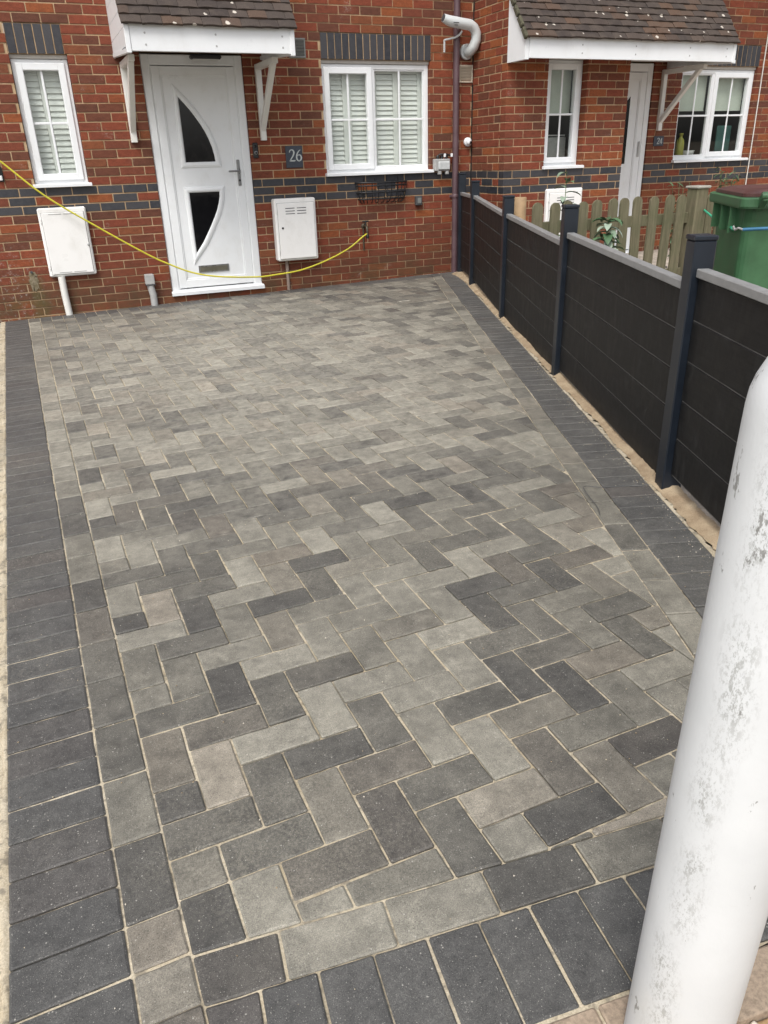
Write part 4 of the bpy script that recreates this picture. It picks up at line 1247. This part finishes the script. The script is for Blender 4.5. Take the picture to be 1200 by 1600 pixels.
# doorbell
t=empty('doorbell',(-.738,-.004,1.24),'black video doorbell on the bricks right of the front door','doorbell')
b=MB(); b.box(-.026,.026,-.026,0,0,.138,.008); b.build('body',BLACK,t)
b=MB(); b.lathe([(.017,0),(.017,.004),(.012,.005)],(0,0,0),16,M=Matrix.Translation((0,-.026,.048))@Matrix.Rotation(R(90),4,'X')); bo=b.build('button_ring',CHROME,t)
b=MB(); b.lathe([(.011,0),(.011,.006)],(0,0,0),16,M=Matrix.Translation((0,-.0265,.048))@Matrix.Rotation(R(90),4,'X')); b.build('button',BLACK,t)
b=MB(); b.lathe([(.012,0),(.010,.004)],(0,0,0),16,M=Matrix.Translation((0,-.026,.105))@Matrix.Rotation(R(90),4,'X')); b.build('lens',BLKG,t)
# porch light over the door
t=empty('porch_light',(-1.145,-.06,2.055),'black bar light over the white front door','light')
b=MB(); b.box(-.142,.142,-.05,.03,.018,.055,.012); b.build('body',BLACK,t)
b=MB(); b.box(-.12,.12,-.045,.02,.012,.019,.003); b.build('diffuser',simple('light_cover',(.55,.55,.52),.5,var=.03),t)
b=MB(); b.box(-.04,.04,.028,.06,.02,.05,.003); b.build('mount',BLACK,t)
# dome camera in the corner
t=empty('dome_camera',(1.640,-.004,1.338),'white dome camera with a black lens beside the corner joint','camera')
b=MB(); b.lathe([(.044,0),(.046,.006),(.046,.022),(.040,.032),(.036,.034)],(0,0,0),20,M=Matrix.Rotation(R(90),4,'X')); b.build('base',UPVC,t)
b=MB(); b.lathe([(.034,0),(.032,.012),(.024,.024),(.010,.031),(.002,.032)],(0,0,0),20,M=Matrix.Translation((0,-.033,0))@Matrix.Rotation(R(90),4,'X')); b.build('ball',UPVC,t)
b=MB(); b.lathe([(.014,0),(.014,.008),(.010,.010)],(0,0,0),14,M=Matrix.Translation((.012,-.058,-.004))@Matrix.Rotation(R(90),4,'X')); b.build('lens',BLKG,t)
# outdoor socket box with plugs
t=empty('outdoor_socket',(1.315,-.004,1.06),'grey weatherproof double socket with black cables beside the downpipe','socket')
b=MB(); b.box(-.098,.085,-.062,0,0,.12,.006); b.build('box',GREYP,t)
b=MB(); b.box(-.062,.078,-.080,-.063,.012,.095,.008); b.build('lid',simple('socket_lid',(.50,.52,.52),.3,var=.1),t)
b=MB()
for x in (-.04,.05): b.box(x-.018,x+.018,-.070,-.03,-.035,.0,.005)
b.build('cable_entry',GREYP,t)
b=MB()
for x in (-.05,.0,.055): b.lathe([(.017,0),(.019,.02),(.012,.035)],(x,-.03,.121),12)
b.tube([(-.05,-.03,.15),(-.03,-.05,.165),(.03,-.055,.165),(.09,-.05,.155),(.12,-.03,.14)],.008,8)
b.build('cable_glands',BLACK,t)
b=MB()
for x in (.02,.105): b.box(x-.012,x+.012,-.07,-.05,.135,.17,.004)
b.build('plug',UPVC,t)
# small grey switch box
t=empty('switch_box',(1.032,-.004,.725),'small dark grey switch box right of the wire basket','switch box')
b=MB(); b.box(-.036,.036,-.05,0,0,.096,.005); b.build('box',DGREY,t); b=MB(); b.box(-.022,.022,-.056,-.05,.02,.076,.003); b.build('cover',VENTG,t)
# wire wall planter
t=empty('wire_planter',(.60,0,.78),'empty black wire planter basket under the wide window','planter')
b=MB()
def hoop(z,ry,rx,n=24): return [(rx*math.cos(math.pi*k/n),-.008-ry*math.sin(math.pi*k/n),z) for k in range(n+1)]
for z,ry,rx,r_ in ((.195,.125,.295,.008),(.165,.122,.292,.006),(.10,.11,.285,.006),(.035,.09,.270,.006)):
    h=hoop(z,ry,rx); b.tube(h,r_,6); b.tube([h[0],h[-1]],r_,6)
b.build('hoops',BLACK,t)
b=MB()
for k in range(1,12):
    a_=math.pi*k/12; q=[]
    for z,ry,rx in ((.195,.125,.295),(.10,.11,.285),(.035,.09,.270),(.0,.05,.25)): q.append((rx*math.cos(a_),-.008-ry*math.sin(a_),z))
    q.append((.23*math.cos(a_),-.008,-.005)); b.tube(q,.005,6)
for x in (-.2,-.07,.07,.2): b.tube([(x,-.006,-.01),(x,-.006,.20),(x,-.010,.235)],.004,6)
b.build('wires',BLACK,t)
# garden tap and hose
t=empty('garden_tap',(.395,-.004,.47),'old brass garden tap on the bricks at the hose end','tap')
BRASS=simple('old_brass',(.10,.085,.06),.45,.6,var=.4,sc=40)
b=MB(); b.lathe([(.03,0),(.03,.006),(.014,.01),(.014,.03)],(0,0,0),14,M=Matrix.Translation((-.01,0,.075))@Matrix.Rotation(R(90),4,'X')); b.tube([(-.01,-.02,.075),(-.01,-.07,.075),(-.008,-.085,.065),(-.006,-.088,.03),(-.006,-.088,-.01)],.013,10); b.build('tap_body',BRASS,t)
b=MB(); b.tube([(-.01,-.055,.08),(-.01,-.055,.125)],.008,8); b.tube([(-.045,-.055,.125),(.025,-.055,.125)],.008,8); b.build('tap_handle',BLACK,t)
b=MB(); b.lathe([(.014,0),(.016,.005),(.016,.035),(.012,.04)],(-.006,-.088,-.045),12); b.build('hose_connector',BLACK,t)
b=MB(); b.tube([(-.02,-.008,.06),(-.02,-.008,-.17)],.009,8); b.build('supply_pipe',BRASS,t)
hp_=[(-4.6,-.09,1.62),(-4.2,-.09,1.60),(-3.9,-.11,1.52),(-3.5,-.12,1.46),(-3.26,-.12,1.425),(-3.045,-.12,1.275),(-2.74,-.13,.989),(-2.351,-.14,.708),(-1.931,-.15,.423),(-1.733,-.155,.320),(-1.527,-.155,.232),(-1.277,-.16,.178),(-.885,-.16,.138),(-.682,-.155,.136),(-.400,-.15,.164),(-.110,-.135,.245),(.150,-.12,.343),(.325,-.11,.440),(.382,-.098,.475)]
hp_=[(-4.3,-.09,2.05),(-3.9,-.10,1.86),(-3.5,-.11,1.62),(-3.26,-.12,1.46)]+hp_[5:]
def smooth(pts,k=6):
    P=[Vector(p) for p in pts]; out=[]
    for i in range(len(P)-1):
        p0=P[max(i-1,0)];p1=P[i];p2=P[i+1];p3=P[min(i+2,len(P)-1)]
        for q in range(k):
            t_=q/k; out.append(.5*((2*p1)+(p2-p0)*t_+(2*p0-5*p1+4*p2-p3)*t_*t_+(3*p1-p0-3*p2+p3)*t_**3))
    out.append(P[-1]); return out
rr=random.Random(2); hp_=[(x,y+rr.uniform(-.012,.012),z+rr.uniform(-.006,.006)) for x,y,z in hp_]
b=MB(); b.tube(smooth(hp_),.008,10); tag(b.build('garden_hose',YELLOW),'yellow garden hose slung low across the front door and wall','hose')
t=empty('hose_bracket',(-3.075,-.004,1.13),'dark hose wall bracket at the left edge below the hose','bracket')
b=MB(); b.box(-.03,.03,-.01,0,-.02,.10,.003); b.build('back_plate',BLACK,t); b=MB(); b.tube([(0,-.01,.08),(0,-.06,.075),(0,-.075,.10)],.008,8); b.build('hook',BLACK,t); b=MB(); b.box(-.022,.02,-.03,-.011,-.01,.03,.006); b.build('catch',UPVC,t)
# white cord hanging on the neighbour's wall
b=MB(); b.tube(smooth([(5.80,-.02,3.6),(5.802,-.02,2.4),(5.812,-.022,1.4),(5.815,-.024,.78),(5.82,-.03,.3)]),.007,8); tag(b.build('hanging_cord',WHITEC),'thin white cord hanging down the wall right of the far window','cord')

# ---------------------------------------------------------------- composite fence
fence=empty('panel_fence',(FA.x,FA.y,gz(FA.x)),'low charcoal panel fence with navy posts between the two gardens','fence')
inv=Vector(fence.location)
fang=math.atan2(FD.y,FD.x)
def FM(s,off,z):
    x,y=FP(s,off)
    return Matrix.Translation((x-inv.x,y-inv.y,z-inv.z))@Matrix.Rotation(fang,4,'Z')
PS=[-.93,0.,1.705,3.506,5.268,7.03]; PT=[1.03,.975,.91,.935,.925,.93]
for i,(s,zt) in enumerate(zip(PS,PT)):
    x,y=FP(s+.04,-.04); z0=gz(x)-.03
    b=MB(); b.box(-.04,.04,-.04,.04,0,zt-z0-.012,.004)
    po=b.build('post',POSTM,fence); po.matrix_local=FM(s+.04,-.042,z0)
    b=MB(); b.box(-.043,.043,-.043,.043,zt-z0-.0115,zt-z0+.006,.004); b.build('post_cap',POSTM,po)
BT=[(.842,.844),(.848,.779),(.784,.739),(.795,.760),(.82,.79)]
for i in range(5):
    sa=PS[i]+.081; sb=PS[i+1]-.001; za,zb=BT[i]
    L=sb-sa; sl=(zb-za)/L
    SH=Matrix.Identity(4); SH[2][0]=sl
    b=MB(); b.box(0,L,-.022,.022,-.031,0,.003); o=b.build('top_rail',ALU,fence); o.matrix_local=FM(sa,-.042,za)
    o.rotation_euler.rotate_axis('Y',-sl)
    h=.1535
    for k in range(5):
        zt=za-.032-k*h
        bh=h-.0035
        b=MB(); b.box(0,L,-.011,.011,-bh,0,.0035)
        o=b.build('board',BOARD,fence); o.matrix_local=FM(sa,-.042,zt); o.rotation_euler.rotate_axis('Y',-sl)
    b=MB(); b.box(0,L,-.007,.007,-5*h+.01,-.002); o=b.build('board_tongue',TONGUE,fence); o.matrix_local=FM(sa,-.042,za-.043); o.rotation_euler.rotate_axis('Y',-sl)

# ---------------------------------------------------------------- picket fence
PY=-2.92
pf=empty('picket_fence',(1.2,PY,gz(1.2)),'weathered green wooden picket fence with rounded tops','fence')
def picket_mesh(v):
    rr=random.Random(v); wd=.086; H=.93
    pts=[(-wd/2,0),(wd/2,0)]+[(wd/2*math.cos(math.pi*k/8),H-wd/2+wd/2*math.sin(math.pi*k/8)) for k in range(9)]+[]
    pts=[(-wd/2,0),(wd/2,0)]+[(wd/2*math.cos(math.pi*k/8),H-wd/2+wd/2*math.sin(math.pi*k/8)) for k in range(9)]
    b=MB(); b.prism(pts,'y',-.009,.009); 
    me=b.mesh('picket',WOOD)
    import bmesh
    bm=bmesh.new(); bm.from_mesh(me); bmesh.ops.recalc_face_normals(bm,faces=bm.faces); bm.to_mesh(me); bm.free(); return me
pms=[picket_mesh(i) for i in range(3)]
rr=random.Random(12)
for i in range(11):
    x=.62+i*.137
    place('picket',pms[i%3],pf,(x-1.2+rr.uniform(-.004,.004),-.030,-.045+rr.uniform(-.010,.010)),(rr.uniform(-.02,.02),rr.uniform(-.02,.02),rr.uniform(-.05,.05)))
for i in range(3):
    x=2.275+i*.115
    place('picket',pms[i%3],pf,(x-1.2,-.02+.06,-.055),(0,rr.uniform(-.02,.02),0))
for z in (.22,.66):
    b=MB(); b.box(-.72,.90,-.020,.018,z,z+.085,.004); b.build('rail',WOOD,pf)
    b=MB(); b.box(1.03,1.7,.0515,.088,z,z+.08,.004); b.build('rail',WOOD,pf)
b=MB(); b.box(.90,1.02,-.09,.03,-.08,.925,.006); po=b.build('gate_post',WOOD,pf)
b=MB(); b.box(.888,1.032,-.102,.042,.925,.945,.006); b.build('post_cap',simple('grey_cap',(.30,.29,.25),.8,var=.2),po)
b=MB(); b.lathe([(.05,-.08),(.052,.4),(.05,.93),(.047,.935)],(-.455,.42,-.03),18); b.build('round_post',LOG,pf)
b=MB(); b.box(1.06,1.10,.005,.029,.745,.79,.003); b.build('latch',GREYP,pf)

# ---------------------------------------------------------------- wheelie bin
th=math.atan2(-.45,-.55)
A_=Vector((.62,-4.64)); side=Vector((-.535,-.845)).normalized(); wdir=Vector((-side.y,side.x))
if wdir.x<0: wdir=-wdir
bz=gz(.8)
bz=.015
bin_=empty('wheelie_bin',(A_.x,A_.y,bz),'green wheelie bin with a maroon lid behind the panel fence','bin')
bin_.rotation_euler=(0,0,math.atan2(side.y,side.x))
# local: x along the side (0..L, towards the handle end), y: positive = away from? use sgn
sgn=1 if Vector((-side.y,side.x)).dot(wdir)>0 else -1
Lb,Wb,Hb=.70,.56,.975
def ring(x0,x1,y0,y1,z,r=.05,n=4):
    out=[]
    for cx,cy,a0 in ((x1-r,y1-r,0),(x0+r,y1-r,90),(x0+r,y0+r,180),(x1-r,y0+r,270)):
        for k in range(n+1):
            a=R(a0+90*k/n); out.append((cx+r*math.cos(a),sgn*(cy+r*math.sin(a)),z))
    return out
def loft(b,rings,cap=True,mi=0):
    n=len(rings[0]); vs=[v for q in rings for v in q]; fs=[]
    for i in range(len(rings)-1):
        for k in range(n): fs.append((i*n+k,i*n+(k+1)%n,(i+1)*n+(k+1)%n,(i+1)*n+k))
    if cap: fs+=[tuple(reversed(range(n))),tuple(range((len(rings)-1)*n,len(rings)*n))]
    b.add(vs,fs,mi,0,False)
b=MB(); loft(b,[ring(.10,.58,.05,.51,.06,.04),ring(.06,.62,.03,.53,.5,.045),ring(.045,.645,.022,.538,.86,.05),ring(.035,.66,.018,.542,.93,.05)]); b.build('body',GREENP,bin_)
b=MB(); loft(b,[ring(-.02,.70,-.015,.575,.925,.05),ring(-.025,.705,-.018,.578,.935,.05),ring(-.025,.705,-.018,.578,.968,.05),ring(-.015,.695,-.01,.57,.975,.05)]); rim=b.build('rim',GREENP,bin_)
for x in (.12,.30,.48):
    b=MB(); b.box(x-.004,x+.004,sgn*-.012,sgn*.03,.80,.925); b.build('rim_rib',GREENP,rim)
b=MB(); loft(b,[ring(.05,.67,-.005,.565,.977,.05),ring(.05,.67,-.005,.565,.992,.05),ring(.10,.63,.04,.52,1.006,.06),ring(.16,.57,.10,.46,1.012,.06)]); b.build('lid',LIDM,bin_)
b=MB(); b.tube([(.755,sgn*.05,.985),(.755,sgn*.51,.985)],.016,12); b.build('handle',GREENP,bin_)
for y in (.07,.28,.49):
    b=MB(); b.bar((.66,sgn*y,.93),(.755,sgn*y,.985),.03,.045,c=.004); b.build('hinge',GREENP,bin_)
for y in (-.005,.565):
    b=MB(); b.lathe([(.06,-.022),(.10,-.022),(.10,.022),(.06,.022)],(0,0,0),24,M=Matrix.Translation((.60,sgn*y,.10))@Matrix.Rotation(R(90),4,'X')); b.build('wheel',RUBBER,bin_)
# elastic cord hooked round the bin
def binpt(x,y,z): 
    q=A_+side*x+wdir*y; return (q.x,q.y,bz+z)
p0=(2.2-.255,PY-.085,gz(2)+.80)
p0=(2.235,PY-.05,.743)
t=empty('elastic_cord',binpt(.60,-.03,.60),'green and blue elastic cord hooked together across the green bin','cord')
iv=Vector(t.location)
def CL(p): return tuple(Vector(p)-iv)
a1=binpt(.60,-.015,.83); a2=binpt(.72,.0,.835); a3=binpt(.75,.06,.84)
b=MB(); b.tube([CL(p) for p in smooth([p0,tuple((Vector(p0)+Vector(a1))/2-Vector((0,0,.01))),a1])],.008,8); b.build('green_strand',CORDG,t)
b=MB(); b.tube([CL(p) for p in [a2,a3,binpt(.785,.12,.845),binpt(.79,.25,.845),binpt(.79,.6,.85)]],.008,8); b.build('blue_strand',CORDB,t)
b=MB(); b.tube([CL(p) for p in [a1,binpt(.63,-.022,.842),binpt(.66,-.02,.828),binpt(.69,-.014,.840),a2]],.005,8); b.build('hooks',GREYP,t)

# ---------------------------------------------------------------- plants in the neighbour's garden
def leaf(b, p, d, L, wdt, droop, rr, mi=0):
    d=Vector(d).normalized(); sd_=d.cross(Vector((0,0,1)))
    if sd_.length<.05: sd_=Vector((1,0,0))
    sd_.normalize(); n=5; vs=[];fs=[]; pos_=Vector(p); dd=d.copy()
    for i in range(n+1):
        t_=i/n; ww=wdt*math.sin(math.pi*min(1,.08+t_*.92))**.8*(1 if i<n else 0)+.001
        upn=sd_.cross(dd)
        vs+= [pos_-sd_*ww/2+upn*ww*.18,pos_,pos_+sd_*ww/2+upn*ww*.18]
        dd=(dd+Vector((0,0,-droop/n))).normalized(); pos_=pos_+dd*L/n
    for i in range(n):
        a=i*3; fs+=[(a,a+1,a+4,a+3),(a+1,a+2,a+5,a+4)]
    b.add(vs,fs,mi,0,True)
def leafy(label, x,y,h,nl,L,wdt,seed,lean=(0,0)):
    z=gz(x); t=empty('leafy_plant',(x,y,z),label,'plant','leafy plants by the picket fence'); rr=random.Random(seed)
    b=MB(); pts=[(lean[0]*q*q,lean[1]*q*q,h*q) for q in (0,.25,.5,.75,1)]; b.tube(pts,[.007,.006,.005,.004,.002],7); b.build('stem',STEM,t)
    f=MB()
    for i in range(nl):
        q=.42+.58*(i+.5)/nl; a=i*2.4+rr.uniform(-.3,.3)
        p=Vector((lean[0]*q*q,lean[1]*q*q,h*q)); d=Vector((math.cos(a),math.sin(a),rr.uniform(.15,.8)))
        leaf(f,p,d,L*rr.uniform(.7,1.1)*(1.15-.5*q),wdt*rr.uniform(.8,1.2),rr.uniform(.8,2.),rr,0 if rr.random()<.5 else 1)
    f.build('foliage',[LEAF,LEAFP],t)
leafy('tall leafy stem in front of the far meter cupboard',1.02,-2.72,1.09,18,.18,.055,41)
leafy('bushy grey green plant poking between the pickets',1.12,-3.15,.76,46,.20,.062,42)
def shrub(label,x,y,h,r_,n,mats,seed):
    z=gz(x); t=empty('shrub',(x,y,z),label,'shrub'); rr=random.Random(seed)
    s=MB(); f=MB()
    for i in range(9):
        a=rr.random()*6.28; e=Vector((r_*.7*math.cos(a)*rr.random(),r_*.7*math.sin(a)*rr.random(),h*rr.uniform(.75,1.)))
        s.tube([(0,0,0),tuple(e*.5+Vector((0,0,.05))),tuple(e)],[.006,.004,.002],5)
        for k in range(n//9):
            q=rr.uniform(.35,1.); p=e*q+Vector((rr.uniform(-.03,.03),rr.uniform(-.03,.03),0)); b2=rr.random()*6.28
            leaf(f,p,(math.cos(b2),math.sin(b2),rr.uniform(-.2,.9)),rr.uniform(.05,.1),rr.uniform(.012,.026),rr.uniform(.2,1.5),rr,rr.randrange(len(mats)))
    s.build('stems',STEM,t); f.build('foliage',mats,t)
shrub('russet leaved shrub beside the green bin lid',2.35,-2.55,1.02,.22,150,[REDB,LEAF,REDB],51)
shrub('dark green shrub at the right edge behind the bin',4.9,-.55,.95,.35,220,[LEAF],52)

# ---------------------------------------------------------------- white bollard in the foreground
bx,by=-2.212,-7.624
t=empty('bollard',(bx,by,gz(bx)-.02),'scuffed white round bollard filling the right foreground','bollard')
zb_=gz(bx)-.02
b=MB(); ht=.98-zb_
prof=[(.0755,0),(.075,.02),(.075,.3),(.075,.6),(.075,.85),(.075,ht-.03),(.0748,ht-.012),(.0735,ht+.004),(.070,ht+.018),(.060,ht+.042),(.046,ht+.072),(.034,ht+.094),(.022,ht+.108),(.010,ht+.115),(.002,ht+.116)]
b.lathe(prof,(0,0,0),64); post=b.build('post',BOLL,t)
t.rotation_euler=(0.001,.022,0)

# ---------------------------------------------------------------- small things on the paving
b=MB()
wp=[(-.80,-5.90,.006),(-.86,-5.86,.006),(-.95,-5.83,.007),(-1.00,-5.80,.012),(-1.035,-5.82,.018),(-1.06,-5.90,.010),(-1.085,-5.98,.006),(-1.115,-6.03,.005)]
b.tube(smooth([(x,y,gz(x)+z) for x,y,z in wp]),.0014,6); tag(b.build('wire_offcut',DGREY),'thin black wire offcut lying across the right edge of the paving','wire')
b=MB(); 
for k in range(10):
    pass
qx,qy=.19,-1.45
pts=[(qx+.07*math.cos(a),qy+.03*math.sin(a),gz(qx)+.003) for a in [R(20+16*k) for k in range(11)]]
b.tube(pts,[.002]+[.006]*9+[.002],8)
tag(b.build('pale_scrap',CONC),'curled pale scrap lying on the paving near the wide window','scrap')
def crumbs(rr):
    if rr.random()<.5:
        s=rr.uniform(3.2,6.4); x,y=FP(s,.02+abs(rr.gauss(0,.05)))
    else:
        x,y=UV(rr.uniform(.0,2.2),rr.uniform(-7.4,-4.2))
    return x,y,gz(x)+.001
pebbles('sand_crumbs',900,crumbs,[HEAP,PEBW,SAND],.0009,.0030,15)
